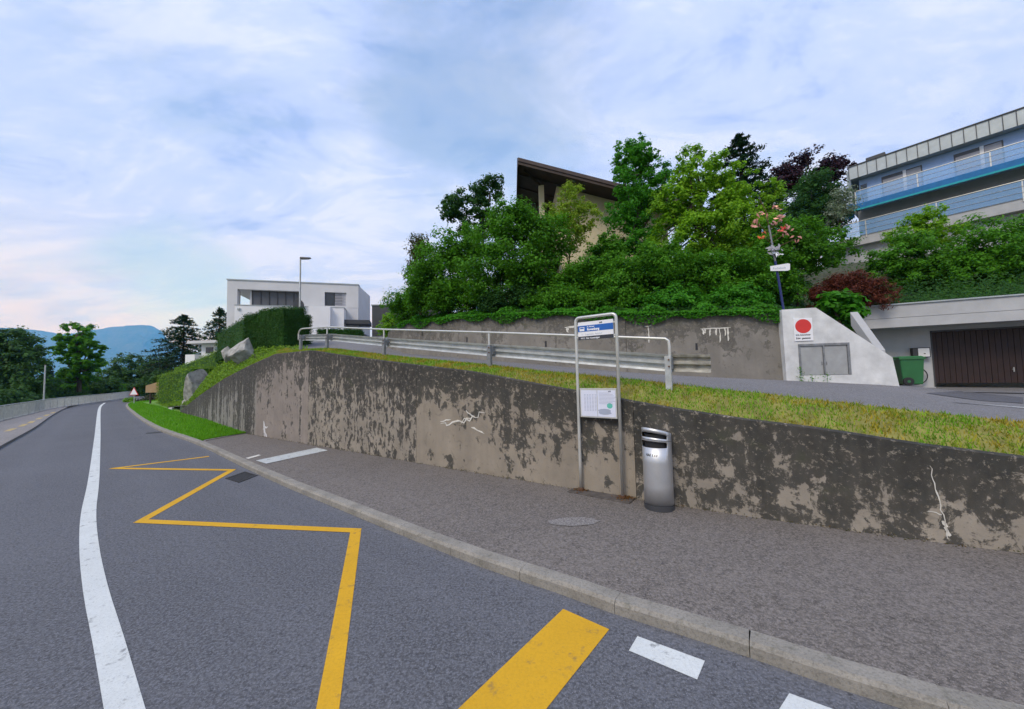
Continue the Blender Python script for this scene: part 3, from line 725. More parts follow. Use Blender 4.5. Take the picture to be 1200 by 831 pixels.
# ------------------------------------------------------------------ hillside and banks behind the walls
topU = [Vector((x, y, zt-.06))+unrm(min(ul-.01, i*ul/(len(Uw)-1)))*.2 for i, (x, y, _, zt) in enumerate(Uw)]
GF = Frame((0, 0), (1, 0))
ga = atY(1020, 431, 15.0); gb = atY(1200, 427, 13.2); GF = Frame((ga.x, ga.y), (gb.x-ga.x, gb.y-ga.y))      # garage front
gtopz = GF.uz(1097, 354, -1.0)[1]
def hill_row(k_):
    # rows climbing away from the upper wall and the garage roof: (dist, rise)
    d, r = [(0, 0), (1.2, .15), (3.0, .8), (6.0, 2.4), (10, 4.2), (16, 6.0), (26, 7.6), (60, 11), (140, 14)][k_]
    out = [p+unrm(min(ul-.01, i*ul/(len(Uw)-1)))*d+Vector((0, 0, r*(1 if i < 6 else .55))) for i, p in enumerate(topU)]
    e1 = GF.P(0, gtopz-.5, .2)+GF.w*d+Vector((0, 0, r)); e0 = GF.P(30, gtopz-.5, .2)+GF.w*d+Vector((0, 0, r))
    return [e0, e1, (e1+out[0])*.5]+out
rows = [hill_row(i) for i in range(9)]
tag(MB().loft(rows).build('hillside', MT['soil'], origin=(3, 20, 3), smooth=True), 'planted slope rising behind the upper wall', kind='structure')

# ------------------------------------------------------------------ guardrail
grl = offset(wline, -.62)
def gr_at(px, pb): 
    h = hit_line(px, [(p.x, p.y) for p in grl]); return Vector((h[0], h[1], z_at(px, pb, *h)))
posts = [(783, 452, 396), (573, 429, 389.5), (449, 414, 386), (382, 405.5, 383), (351, 404, 385.5)]
gpos = [(gr_at(px, pb), z_at(px, pt, *gr_at(px, pb).xy)) for px, pb, pt in posts]
gr = thing('guardrail', 'galvanised guardrail with tubular handrail on top of the stained wall', 'guardrail', gpos[1][0])
hp = []
dirr = (gpos[0][0]-gpos[1][0]).normalized()
for i, (p, zt) in enumerate(gpos):
    t = (gpos[max(0, i-1)][0]-gpos[min(4, i+1)][0]).normalized(); n = Vector((-t.y, t.x, 0))
    F = Frame((p.x, p.y), (t.x, t.y)); hgt = zt-p.z
    mb = MB(); zb = p.z-.35; zm = p.z+hgt*.62
    for (u0, u1, w0, w1) in ((-.05, .05, -.004, .004), (-.05, -.042, .004, .07), (.042, .05, .004, .07)):
        F.box(mb, u0, u1, zb, zm, w0, w1)
    mb.build('post', MT['steel_dark'] if i else MT['steel'], gr, .002)
    if i not in (0, 4): MB().tube([F.P(0, zm-.25, .03), F.P(0, zt-.02, .03)], .022, 10).build('handrail_post', MT['alu'], gr)
    mb = MB(); F.box(mb, -.06, .06, p.z+hgt*.34, p.z+hgt*.60, .072, .16); mb.build('spacer', MT['steel_dark'], gr, .006)
    for zz_ in (.40, .54): MB().tube([F.P(.02, p.z+hgt*zz_, -.03), F.P(.02, p.z+hgt*zz_, -.004)], .014, 6).build('bolt', MT['rust'], gr)
    hp.append((F, p, zt, hgt))
# handrail tube with bent ends
pts = []
F, p, zt, hgt = hp[0]; zc = p.z+hgt*.45
pts += [F.P(.03, zc, .03), F.P(.03, zt-.14, .03), F.P(.02, zt-.05, .03), F.P(-.03, zt-.01, .03), F.P(-.12, zt, .03)]
for F, p, zt, hgt in hp[1:4]: pts.append(F.P(0, zt, .03))
F, p, zt, hgt = hp[4]
pts += [F.P(.12, zt, .03), F.P(.0, zt-.01, .03), F.P(-.10, zt-.06, .03), F.P(-.16, zt-.16, .03), F.P(-.16, p.z+hgt*.3, .03)]
pp = []
for a, b in zip(pts[:-1], pts[1:]): pp += [a+(b-a)*i/4 for i in range(4)]
pp.append(pts[-1]); MB().tube(pp, .024, 10).build('handrail', MT['alu'], gr, smooth=True)
# W-beam
prof = [(.0, .0), (.012, .045), (.075, .075), (.075, .115), (.012, .15), (.012, .185), (.075, .22), (.075, .26), (.012, .29), (.0, .335)]
bs = []
for (F, p, zt, hgt) in hp: bs.append((F, p.z+hgt*.29, hgt/.92))
rows = []
def beam_row(F, zb, sc, u): return [F.P(u, zb+z_*sc, .165+w_) for w_, z_ in prof]
F, zb, sc = bs[0]; rows.append(beam_row(F, zb-.03, sc, .62)); rows.append(beam_row(F, zb-.03, sc, .55)); rows.append(beam_row(F, zb-.01, sc, .3))
for F, zb, sc in bs: rows.append(beam_row(F, zb, sc, 0))
rows.append(beam_row(bs[-1][0], bs[-1][1], bs[-1][2], -.2))
oe = MB().loft(rows[:4]).build('beam_end', MT['beam_dirty'], gr); m = oe.modifiers.new('t', 'SOLIDIFY'); m.thickness = .006
o = MB().loft(rows[3:]).build('beam', MT['steel'], gr); m = o.modifiers.new('t', 'SOLIDIFY'); m.thickness = .006

# ------------------------------------------------------------------ lettering
def lettering(name, text, size, F, u, z, w_, mat, parent, bold=0, shear=0, sx=1.0):
    cu = bpy.data.curves.new('txt', 'FONT'); cu.body = text; cu.size = size; cu.extrude = .0006; cu.offset = bold; cu.shear = shear; cu.resolution_u = 3
    ob = bpy.data.objects.new('txt', cu); C.objects.link(ob); dg_ = bpy.context.evaluated_depsgraph_get()
    me = bpy.data.meshes.new_from_object(ob.evaluated_get(dg_)); bpy.data.objects.remove(ob)
    base = F.P(u, z, w_); o = WL[parent]
    for v in me.vertices:
        v.co = base + F.u*(v.co.x*sx) + Vector((0, 0, v.co.y)) - F.w*v.co.z - o
    me.materials.clear(); me.name = name
    o2 = link(name, me, mat, parent, o); o2['kind'] = 'stuff'; return o2

# ------------------------------------------------------------------ bus stop sign
bl = atZ(681, 575, PZ+.02); br = atZ(730, 584, PZ+.02)
BF = Frame((bl.x, bl.y), (br.x-bl.x, br.y-bl.y)); bw = (br-bl).length
bs_ = thing('bus_stop_sign', 'tall metal frame bus stop sign with blue name panel and timetable', 'bus stop sign', (bl+br)*.5-Vector((0, 0, .02)))
ztop = (BF.uz(677, 374)[1]+BF.uz(724, 366)[1])/2
rr = .07; pts = [BF.P(0, PZ+.02)]+[BF.P(0, PZ+.02+(ztop-rr-PZ)*i/6) for i in range(1, 6)]+[BF.P(rr-rr*math.cos(a*math.pi/10), ztop-rr+rr*math.sin(a*math.pi/10)) for a in range(6)]
pts += [BF.P(bw-p_, ztop-rr+rr*math.sin(math.pi/2-a*math.pi/10)) for a, p_ in [(a, rr-rr*math.sin(a*math.pi/10)) for a in range(6)]]+[BF.P(bw, PZ+.02)]
MB().tube(pts, .026, 12).build('frame', MT['alu'], bs_, smooth=True)
mb = MB(); BF.box(mb, -.18, bw+.16, PZ-.03, PZ+.022, -.16, .16); mb.build('base_plate', MT['plate'], bs_, .006)
for u in (0, bw):
    mb = MB(); mb.tube([BF.P(u, PZ+.022), BF.P(u, PZ+.07)], .042, 12); mb.build('foot_collar', MT['rust'], bs_)
m_ = .048
z0 = (BF.uz(680, 400.5)[1]+BF.uz(721, 394)[1])/2; z1 = (BF.uz(680, 379)[1]+BF.uz(721, 372.5)[1])/2; hh = z1-z0
u0, u1 = m_, bw-m_
def band(name, f0, f1, mat, par, wf=-.012, a=u0, b=u1, wb=.012):
    mb = MB(); BF.box(mb, a, b, z1-hh*f1, z1-hh*f0, wf, wb); return mb.build(name, mat, par)
panel = band('name_panel', 0, 1, MT['sign_white'], bs_)
band('blue_band', .20, .54, MT['sign_blue'], panel, -.0145, wb=-.0121)
band('dark_band', .80, 1, MT['sign_black'], panel, -.0145, wb=-.0121)
sc = hh
lettering('lettering', 'St. Michael', sc*.10, BF, u0+.17, z1-hh*.315, -.0150, MT['sign_white'], panel, .0008)
lettering('lettering', 'Rosenberg', sc*.165, BF, u0+.17, z1-hh*.485, -.0150, MT['sign_white'], panel, .003)
lettering('lettering', '11   Zugerberg - Bahnhof', sc*.12, BF, u0+.06, z1-hh*.735, -.0125, MT['ink'], panel)
lettering('lettering', 'N12  Nur Aussteigen', sc*.13, BF, u0+.05, z1-hh*.95, -.0150, MT['sign_white'], panel, .001)
lettering('lettering', 'zvb', sc*.13, BF, u1-.24, z1-hh*.15, -.0125, MT['sign_black'], panel, .002)
mb = MB(); BF.box(mb, u0+.03, u0+.12, z1-hh*.50, z1-hh*.28, -.0152, -.0146); ic = mb.build('bus_pictogram', MT['sign_white'], panel, .0)
mb = MB(); BF.box(mb, u0+.042, u0+.108, z1-hh*.38, z1-hh*.31, -.0160, -.0153); mb.build('window', MT['sign_blue'], ic)
for u in (u0-.03, u1+.0):
    for zc_ in (z1-.05, z0+.05):
        mb = MB(); BF.box(mb, u, u+.03, zc_-.012, zc_+.012, -.008, .008); mb.build('clamp', MT['alu'], bs_)
# timetable case
t0 = (BF.uz(681, 488)[1]+BF.uz(724, 489.5)[1])/2; t1 = (BF.uz(681, 457)[1]+BF.uz(724, 456)[1])/2; th = t1-t0
mb = MB(); BF.box(mb, u0-.01, u1+.01, t0-.015, t1+.02, -.006, .02); tcase = mb.build('timetable_case', MT['alu'], bs_, .003)
mid_u = u0+(u1-u0)*.485
for (a, b) in ((u0+.012, mid_u-.006), (mid_u+.006, u1-.012)):
    mb = MB(); BF.box(mb, a, b, t0+.008, t1-.012, -.0085, -.0062); mb.build('timetable_sheet', MT['paper'], tcase)
mb = MB()
for i in range(5):
    a = u0+.07+i*.048
    for j in range(13): BF.box(mb, a, a+.03, t1-.09-j*.022, t1-.083-j*.022, -.0093, -.0087)
for j in range(9): BF.box(mb, mid_u+.03, mid_u+rnd.uniform(.2, .34), t1-.06-j*.022, t1-.054-j*.022, -.0093, -.0087)
o = mb.build('printed_lines', MT['ink'], tcase); o['kind'] = 'stuff'
mb = MB(); mp = BF.P(u1-.09, t0+.16, -.0093); mb.add([BF.P(u1-.11+.05*math.cos(a*.52), t0+.19+.045*math.sin(a*.52), -.0093) for a in range(12)], [tuple(range(12))]); mb.build('map_patch', MT['teal'], tcase)
mb = MB().add([BF.P(u1-.2+.10*math.cos(a*.52)*(1+.2*(a % 3)), t0+.09+.05*math.sin(a*.52), -.0093) for a in range(12)], [tuple(range(12))]); mb.build('map_patch', MT['ink'], tcase)
lettering('lettering', 'zvb', .035, BF, u1-.13, t1-.04, -.0092, MT['sign_black'], tcase, .001)

# ------------------------------------------------------------------ litter bin
bb = atZ(773, 600, PZ+.01); brad = .205
fdir = Vector((-bb.x, -bb.y, 0)).normalized(); ang0 = math.atan2(fdir.y, fdir.x)-R_(17)
bcx = Vector((bb.x, bb.y, PZ+.005))-fdir*brad
bh = z_at(769, 505, bcx.x, bcx.y)-PZ
lb = thing('litter_bin', 'brushed steel cylindrical litter bin with two dark slots by the wall', 'litter bin', bcx)
def ringpt(a, r, z): return bcx+Vector((math.cos(a)*r, math.sin(a)*r, z))
NS = 48
def cyl_grid(zs, r, skip, slant=0):
    mb = MB(); vs_ = []
    for z_ in zs:
        for k_ in range(NS):
            a = ang0+2*math.pi*k_/NS; zz_ = z_
            if slant and z_ > bh*.80: zz_ = z_+slant*math.cos(a-ang0+R_(25))*(z_-bh*.80)/(bh*.2)
            fac = 1-.012*(1-math.cos((k_*2*math.pi/NS)*12))*0
            vs_.append(ringpt(a, r*fac, zz_))
    fs = [(i*NS+k_, i*NS+(k_+1) % NS, (i+1)*NS+(k_+1) % NS, (i+1)*NS+k_) for i in range(len(zs)-1) for k_ in range(NS) if not skip(i, k_)]
    mb.add(vs_, fs); return mb
zs = [.075, bh*.3, bh*.6, bh*.80, bh*.865, bh*.875, bh*.88, bh*.885, bh*.905, bh*.955, bh]
inslot = lambda k_: k_ < 8 or k_ >= NS-9
o = cyl_grid(zs, brad, lambda i, k_: inslot(k_) and i in (3, 8), .06).build('body', MT['inox'], lb, smooth=True)
m = o.modifiers.new('t', 'SOLIDIFY'); m.thickness = .004
cyl_grid([.03, bh*.97], brad-.035, lambda i, k_: False).build('liner', MT['black'], lb)
cyl_grid([.0, .078], brad+.006, lambda i, k_: False).build('plinth', MT['anthracite'], lb)
# slanted lid plate
mb = MB(); pts = []
for k_ in range(NS):
    a = ang0+2*math.pi*k_/NS; pts.append(ringpt(a, brad-.001, bh+.06*math.cos(a-ang0+R_(25))-.003))
mb.prism(pts, -.012, .006, (0, 0, 1)); mb.build('lid', MT['inox'], lb)
# seam and rear post
mb = MB(); mb.tube([ringpt(ang0+2*math.pi*k_/NS, brad+.001, bh*.883+.06*.41*math.cos(2*math.pi*k_/NS+R_(25))) for k_ in range(NS+1)], .003, 4, False); mb.build('seam', MT['anthracite'], lb)
mb = MB(); a = ang0+R_(150)
mb.tube([ringpt(a, brad+.015, .0), ringpt(a, brad+.015, bh*.95)], .05, 10); mb.build('rear_post', MT['anthracite'], lb)
tdir = Vector((-math.sin(ang0), math.cos(ang0), 0)); BLF = Frame((ringpt(ang0, brad+.004, 0)).xy, (tdir.x, tdir.y))
lt = lettering('lettering', 'HAI 110', .055, BLF, -.125, PZ+bh*.695, 0, MT['anthracite'], lb, .001, .25)
for v in lt.data.vertices:                   # wrap the print round the drum
    q = v.co+WL[lb]-bcx; q.z += 0; a = math.atan2(q.y, q.x); xy = Vector((q.x, q.y)).normalized()*(brad+.0035); v.co.x = xy.x+bcx.x-WL[lb].x; v.co.y = xy.y+bcx.y-WL[lb].y

# ------------------------------------------------------------------ white wing wall with meter cabinet
wa = Vector((Uw[0][0], Uw[0][1], 0)); wb_ = atY(1055, 430, 10.9); CF = Frame((wa.x, wa.y), (wb_.x-wa.x, wb_.y-wa.y))
W0 = -.18
pz = [CF.uz(*p, W0) for p in [(922, 447), (1056, 453), (1046, 419), (956, 360.5), (916, 363)]]
zb = pz[0][1]-.5
ww = thing('wing_wall', 'white sloping wing wall with grey meter cabinet beside the green bin', 'wall', CF.P(1.5, pz[0][1], W0))
c0 = CF.uz(935, 404, W0); c1 = CF.uz(998, 439, W0); ct = CF.uz(998, 400.5, W0)
cu0, cu1, cz0, cz1 = c0[0], c1[0], c1[1], (c0[1]+ct[1])/2
mb = MB()
(ua, _), (ub, _), (uc, zc_), (ud, zd), (ue, ze) = pz
zslope = lambda u: zc_+(zd-zc_)*(uc-u)/(uc-ud)
CF.prism(mb, [(ua, zb), (cu0, zb), (cu0, ze-(ze-zd)*(cu0-ue)/(ud-ue)), (ue, ze)], W0, .35)
CF.prism(mb, [(cu0, cz1), (cu1, cz1), (cu1, zslope(cu1)), (ud, zd), (cu0, ze-(ze-zd)*(cu0-ue)/(ud-ue))], W0, .35)
CF.prism(mb, [(cu0, zb), (cu1, zb), (cu1, cz0), (cu0, cz0)], W0, .35)
CF.prism(mb, [(cu1, zb), (ub, zb), (uc, zc_), (cu1, zslope(cu1))], W0, .35)
CF.box(mb, cu0-.05, cu1+.05, cz0-.05, cz1+.05, .12, .30)
mb.build('wall', MT['wall_white_old'], ww)
cabf = MB()
for (a, b, c_, d_) in ((cu0, cu1, cz1-.07, cz1), (cu0, cu0+.06, cz0, cz1-.07), (cu1-.06, cu1, cz0, cz1-.07), ((cu0+cu1)/2-.02, (cu0+cu1)/2+.02, cz0, cz1-.07)): CF.box(cabf, a, b, c_, d_, W0-.012, .1)
cabf.build('cabinet_frame', MT['steel_dark'], ww, .004)
um = (cu0+cu1)/2
for a, b, hd in ((cu0+.065, um-.025, um-.07), (um+.025, cu1-.065, um+.05)):
    mb = MB(); CF.box(mb, a, b, cz0+.01, cz1-.075, W0+.02, W0+.05); dr = mb.build('cabinet_door', MT['cab'], ww, .003)
    mb = MB(); CF.box(mb, hd, hd+.02, cz0+.3, cz0+.40, W0+.005, W0+.02); mb.build('handle', MT['steel_dark'], dr)
# prohibition sign on the wing wall
s0 = CF.uz(931, 400, W0); s1 = CF.uz(951, 372.5, W0)
sg = thing('prohibition_sign', 'white sign with red disc mounted on the white wing wall', 'sign', CF.P((s0[0]+s1[0])/2, s0[1], W0-.02))
su0, su1, sz0, sz1 = s0[0], s1[0], s0[1], s1[1]
mb = MB(); CF.box(mb, su0, su1, sz0, sz1, W0-.025, W0); pl = mb.build('plate', MT['sign_white'], sg, .004)
cx, rd = (su0+su1)/2, min((su1-su0)*.44, (sz1-sz0)*.31); cz = sz1-rd-.03
mb = MB().add([CF.P(cx+rd*math.cos(a*math.pi/16), cz+rd*math.sin(a*math.pi/16), W0-.0275) for a in range(32)], [tuple(range(32))]); mb.build('red_disc', MT['red'], sg)
lettering('lettering', '3.5t Anwohner', (su1-su0)*.145, CF, su0+.03, sz0+.16, W0-.0275, MT['sign_black'], sg, .002, sx=.9)
lettering('lettering', 'Zubr. gestattet', (su1-su0)*.145, CF, su0+.03, sz0+.06, W0-.0275, MT['sign_black'], sg, .002, sx=.9)

# ------------------------------------------------------------------ garage
gz = GF.uz(1097, 450, 0)[1]
gu0, gz1 = GF.uz(1091, 389, 0); gut = GF.uz(1094, 420, 0)[0]
gg = thing('garage', 'flat roofed garage with brown plank door and pale concrete fascia', 'garage', GF.P(4, gz, 0))
mb = MB(); GF.box(mb, -1.6, gut, gz-.6, gz1+.35, 0, .25); GF.box(mb, gut, gut+6.4, gz1, gz1+.35, 0, .25); GF.box(mb, gut+6.4, gut+9, gz-.6, gz1+.35, 0, .25)
GF.box(mb, -1.6, gut+9, gz-.6, gz1+.35, 5.8, 6.0); mb.build('wall', MT['grey_paint'], gg)
fa = GF.uz(1097, 354, -1.0)[1]; fb = GF.uz(1097, 381, -1.0)[1]
mb = MB(); GF.box(mb, -1.3, gut+9.5, fb+.02, fa-.03, -.98, 6); rf = mb.build('roof_slab', MT['grey_paint'], gg)
zmid = fb+(fa-fb)*.42
mb = MB(); GF.box(mb, -1.35, gut+9.6, fb, zmid-.006, -1.03, -.985); mb.build('fascia_board', MT['grey_paint'], rf, .004)
mb = MB(); GF.box(mb, -1.35, gut+9.6, zmid+.006, fa, -1.03, -.985); mb.build('fascia_board', MT['grey_paint'], rf, .004)
mb = MB(); GF.box(mb, -1.4, gut+9.6, fa+.0, fa+.05, -1.08, -.7); mb.build('roof_edging', MT['zinc'], rf, .004)
nb = 42; bwid = 6.4/nb; gd = MB()
for i in range(nb): GF.box(gd, gut+i*bwid+.006, gut+(i+1)*bwid-.006, gz+.02, gz1-.01, .10+.004*(i % 2), .13)
GF.box(gd, gut, gut+6.4, gz+.02, gz1-.01, .131, .15)
gdo = gd.build('garage_door', MT['garage_wood'], gg)
hu, hz_ = GF.uz(1187, 433, .1)
mb = MB(); mb.tube([GF.P(hu, hz_-.08, .05), GF.P(hu, hz_+.08, .05)], .018, 8); GF.box(mb, hu-.02, hu+.02, hz_-.02, hz_+.03, .05, .10); mb.build('handle', MT['steel'], gdo)
mb = MB(); GF.box(mb, gut-.04, gut, gz-.1, gz1, -.015, .0); GF.box(mb, gut-.04, gut+6.4, gz1, gz1+.04, -.015, 0); mb.build('door_frame', MT['anthracite'], gdo)
# garage forecourt
mb = MB().add([GF.P(-3.2, gz-.02, .3), GF.P(-3.2, gz-.03, -3.0), GF.P(gut+9, gz-.45, -2.2), GF.P(gut+9, gz-.3, .3)], [(0, 1, 2, 3)]); tag(mb.build('garage_forecourt', MT['street'], origin=GF.P(2, gz-.2, 0)), 'asphalt forecourt of the garage', kind='structure')
# letterbox
lu0, lz1 = GF.uz(1067, 408, -.05); lu1, lz0 = GF.uz(1088.5, 418.5, -.05)
lx = thing('letterbox', 'small white letterbox with dark frame on the garage wall', 'letterbox', GF.P((lu0+lu1)/2, lz0, -.1))
mb = MB(); GF.box(mb, lu0, lu1, lz0, lz1, -.2, 0); bx_ = mb.build('box', MT['anthracite'], lx, .004)
mb = MB(); GF.box(mb, lu0+(lu1-lu0)*.3, lu1-.03, lz0+.02, lz1-.03, -.212, -.2); fl = mb.build('flap', MT['white_wall2'], lx, .003)
mb = MB(); GF.box(mb, lu0+(lu1-lu0)*.6, lu0+(lu1-lu0)*.7, lz0+.12, lz0+.15, -.218, -.212); mb.build('lock', MT['black'], fl)
# green wheeled bin, in front of the garage wall
q0 = GF.uz(1054, 450, -.75); q1 = GF.uz(1083, 451, -.75); qt = GF.uz(1060, 419, -.75)
gbu0, gbu1, gbz = q0[0], q1[0], gz-.02; gbh = 1.07
gbn = thing('wheeled_bin', 'green plastic wheeled bin beside the white wing wall', 'wheeled bin', GF.P((gbu0+gbu1)/2, gbz, -.6))
gw = min(1.0, gbu1-gbu0)
uA = (gbu0+gbu1)/2-gw/2; uB = uA+gw
mb = MB(); s_ = .09
lo = [GF.P(uA+s_, gbz+.04, -.82), GF.P(uB-s_*.4, gbz+.04, -.82), GF.P(uB-s_*.4, gbz+.04, -.30), GF.P(uA+s_, gbz+.04, -.30)]
hi = [GF.P(uA, gbz+gbh-.08, -.92), GF.P(uB, gbz+gbh-.08, -.92), GF.P(uB, gbz+gbh-.08, -.24), GF.P(uA, gbz+gbh-.08, -.24)]
mb.hexa(lo+hi); bd = mb.build('body', MT['green_plastic'], gbn, .03)
mb = MB(); GF.box(mb, uA-.03, uB+.03, gbz+gbh-.115, gbz+gbh-.06, -.95, -.21); mb.build('rim', MT['green_plastic'], bd, .012)
mb = MB(); mb.hexa([GF.P(uA-.05, gbz+gbh-.055, -.97), GF.P(uB+.04, gbz+gbh-.055, -.97), GF.P(uB+.04, gbz+gbh-.055, -.2), GF.P(uA-.05, gbz+gbh-.055, -.2), GF.P(uA+.02, gbz+gbh+.01, -.88), GF.P(uB-.05, gbz+gbh+.01, -.88), GF.P(uB-.05, gbz+gbh+.01, -.28), GF.P(uA+.02, gbz+gbh+.01, -.28)]); mb.build('lid', MT['green_plastic'], gbn, .02)
MB().tube([GF.P(uA-.10, gbz+gbh-.10, -.85), GF.P(uA-.10, gbz+gbh-.10, -.3)], .018, 8).build('handle', MT['green_plastic'], gbn)
for w_ in (-.90, -.28):
    wc = GF.P(uA+.20, gbz+.15, w_); o = MB().tube([wc-GF.w*.045, wc+GF.w*.045], .15, 20).build('wheel', MT['black'], gbn, .015)
    MB().tube([wc-GF.w*.052, wc+GF.w*.052], .05, 10).build('hub', MT['green_plastic'], o)
# bicycle behind the bin
bu, bw_ = uB+.02, -.16; bzr = gbz+.0
bk = thing('bicycle', 'dark bicycle half hidden behind the green wheeled bin', 'bicycle', GF.P(bu-.5, bzr, bw_))
def wheel(uc_):
    def ringm(r, t, nm, mat, par): 
        return MB().tube([GF.P(uc_+r*math.cos(a*math.pi/14), bzr+.34+r*math.sin(a*math.pi/14), bw_) for a in range(29)], t, 6, False).build(nm, mat, par, smooth=True)
    o = ringm(.325, .017, 'wheel', MT['black'], bk); ringm(.30, .008, 'rim', MT['steel'], o)
    sp_ = MB()
    for a in range(12): sp_.tube([GF.P(uc_, bzr+.34, bw_), GF.P(uc_+.3*math.cos(a*math.pi/6), bzr+.34+.3*math.sin(a*math.pi/6), bw_)], .0025, 3, False)
    sp_.build('spokes', MT['steel'], o); return o
wheel(bu); wheel(bu-1.02)
bp = lambda u, z_: GF.P(bu+u, bzr+z_, bw_)
fr = MB()
for a, b in (((0, .34), (-.42, .30)), ((-.42, .30), (-.17, .80)), ((0, .34), (-.19, .74)), ((-.42, .30), (-.82, .74)), ((-.20, .72), (-.80, .80)), ((-.80, .90), (-.84, .66)), ((-.84, .66), (-1.02, .34)), ((-.17, .80), (-.14, .90))): fr.tube([bp(*a), bp(*b)], .016, 8)
fr.build('frame', MT['anthracite'], bk)
mb = MB(); mb.hexa([bp(.0, .89)-GF.w*.08, bp(-.3, .88)-GF.w*.03, bp(-.3, .88)+GF.w*.03, bp(.0, .89)+GF.w*.08, bp(.02, .95)-GF.w*.07, bp(-.28, .93)-GF.w*.02, bp(-.28, .93)+GF.w*.02, bp(.02, .95)+GF.w*.07]); mb.build('saddle', MT['black'], bk, .015)
MB().tube([bp(-.80, 1.0)-GF.w*.13, bp(-.80, 1.02), bp(-.80, 1.0)+GF.w*.10], .013, 8).build('handlebar', MT['black'], bk)
# stair cheek beside the garage
ca, cb = CF.uz(1003, 365, 1.2), CF.uz(1034, 410, .5)
mb = MB(); pa = CF.P(ca[0], ca[1], 1.3); pb_ = CF.P(cb[0], cb[1], .55); dn = Vector((0, 0, -.45)); tw = CF.u*.11
mb.hexa([pa+dn-tw, pb_+dn-tw, pb_+dn+tw, pa+dn+tw, pa-tw, pb_-tw, pb_+tw, pa+tw]); tag(mb.build('stair_wall', MT['grey_paint'], None, .01), 'sloping pale stair wall between wing wall and garage', 'wall')

# ------------------------------------------------------------------ foliage tools
def unit(n):
    v = rng.normal(size=(n, 3)); return v/np.linalg.norm(v, axis=1, keepdims=True)
def leaf_mesh(P, Nn, size, aspect=.55):
    n = len(P); Nn = Nn/np.maximum(1e-6, np.linalg.norm(Nn, axis=1, keepdims=True)); t = np.cross(Nn, unit(n)); t /= np.maximum(1e-6, np.linalg.norm(t, axis=1, keepdims=True))
    b = np.cross(Nn, t); L = (size*rng.uniform(.6, 1.25, n))[:, None]; Wd = L*aspect*.5
    V = np.stack([P-t*L*.5, P+b*Wd-Nn*L*.08, P+t*L*.5-Nn*L*.12, P-b*Wd-Nn*L*.08], 1).reshape(-1, 3)
    i = np.arange(n)[:, None]*4; T = np.concatenate([i+np.array([[0, 1, 2]]), i+np.array([[0, 2, 3]])], 1).reshape(-1, 3); return V, T
def crown_points(ells, n, clump=.24, k_=90, low=1.1):
    area = np.array([(r[0]*r[1]+r[0]*r[2]+r[1]*r[2]) for c, r in ells]); share = area/area.sum(); Ps = []; Ns = []; centers = []
    for (c, r), sh in zip(ells, share):
        c = np.array(c); r = np.array(r); ne_ = int(n*sh); kk = max(6, int(k_*(.5+.5*len(ells)*sh)))
        d = unit(kk); d[:, 2] = np.where(d[:, 2] < -low, -d[:, 2]*.6, d[:, 2]); rad = rng.uniform(.35, 1.0, kk)
        cc = c+d*r*rad[:, None]; rc = clump*r.mean()*rng.uniform(.55, 1.3, kk); centers += [(tuple(a), b) for a, b in zip(cc, rc)]
        w_ = rc**2; idx = rng.choice(kk, ne_, p=w_/w_.sum()); dd = unit(ne_); u = rng.uniform(.35, 1.08, ne_)*np.where(rng.random(ne_) < .14, 1.5, 1.0)
        Pp = cc[idx]+dd*(rc[idx]*u)[:, None]*np.array([1, 1, .72]); out = (Pp-c)/r
        Ps.append(Pp); Ns.append(dd*.55+out*.35+np.array([0, 0, .55])+unit(ne_)*.55)
    return np.concatenate(Ps), np.concatenate(Ns), centers
def px_ells(lst, Y, dep=.9):
    out = []
    for e in lst:
        px, py, rx, ry = e[:4]; Yy = Y+(e[4] if len(e) > 4 else 0); p = atY(px, py, Yy); s_ = Yy/FPX
        out.append(((p.x, p.y, p.z), (rx*s_, max(.4, (rx+ry)/2*s_*dep), ry*s_)))
    return out
def plant(name, label, cat, lst, Y, n, size, mat, base=None, group=None, trunk=.0, clump=.24, k_=90, aspect=.55, crown='crown', dep=.9, limbs=7):
    ells = px_ells(lst, Y, dep)
    if base is None:
        zlo = min(c[2]-r[2] for c, r in ells); cx_ = sum(c[0] for c, r in ells)/len(ells); cy_ = sum(c[1] for c, r in ells)/len(ells); base = (cx_, cy_, zlo)
    t = thing(name, label, cat, base, group); P, Nn, cen = crown_points(ells, n, clump, k_); V, T = leaf_mesh(P, Nn, size, aspect)
    fast_mesh(crown, V, T, mat, t, base)
    top = max(ells, key=lambda e: e[0][2]); b = Vector(base); tp = Vector(top[0]); rt = trunk if trunk else .05
    mb = MB(); n_ = 7; ctr = [b+(tp-b)*(i/n_)+Vector((rnd.uniform(-1, 1), rnd.uniform(-1, 1), 0))*rt*.6*(0 < i) for i in range(n_+1)]; ctr[0] = b-Vector((0, 0, .25))
    mb.tube(ctr, rt, 8, r2=rt*.3); mb.build('trunk' if trunk else 'stem', MT['bark'], t, smooth=True)
    lm = MB()
    for (c_, rc) in rnd.sample(cen, min(limbs, len(cen))):
        c_ = Vector(c_); st = ctr[rnd.randint(2, n_-1)]; md = (st+c_)/2+Vector((0, 0, -.08*(c_-st).length)); lm.tube([st, md, c_], rt*.42, 5, r2=rt*.1)
    lm.build('limbs', MT['bark'], t); return t
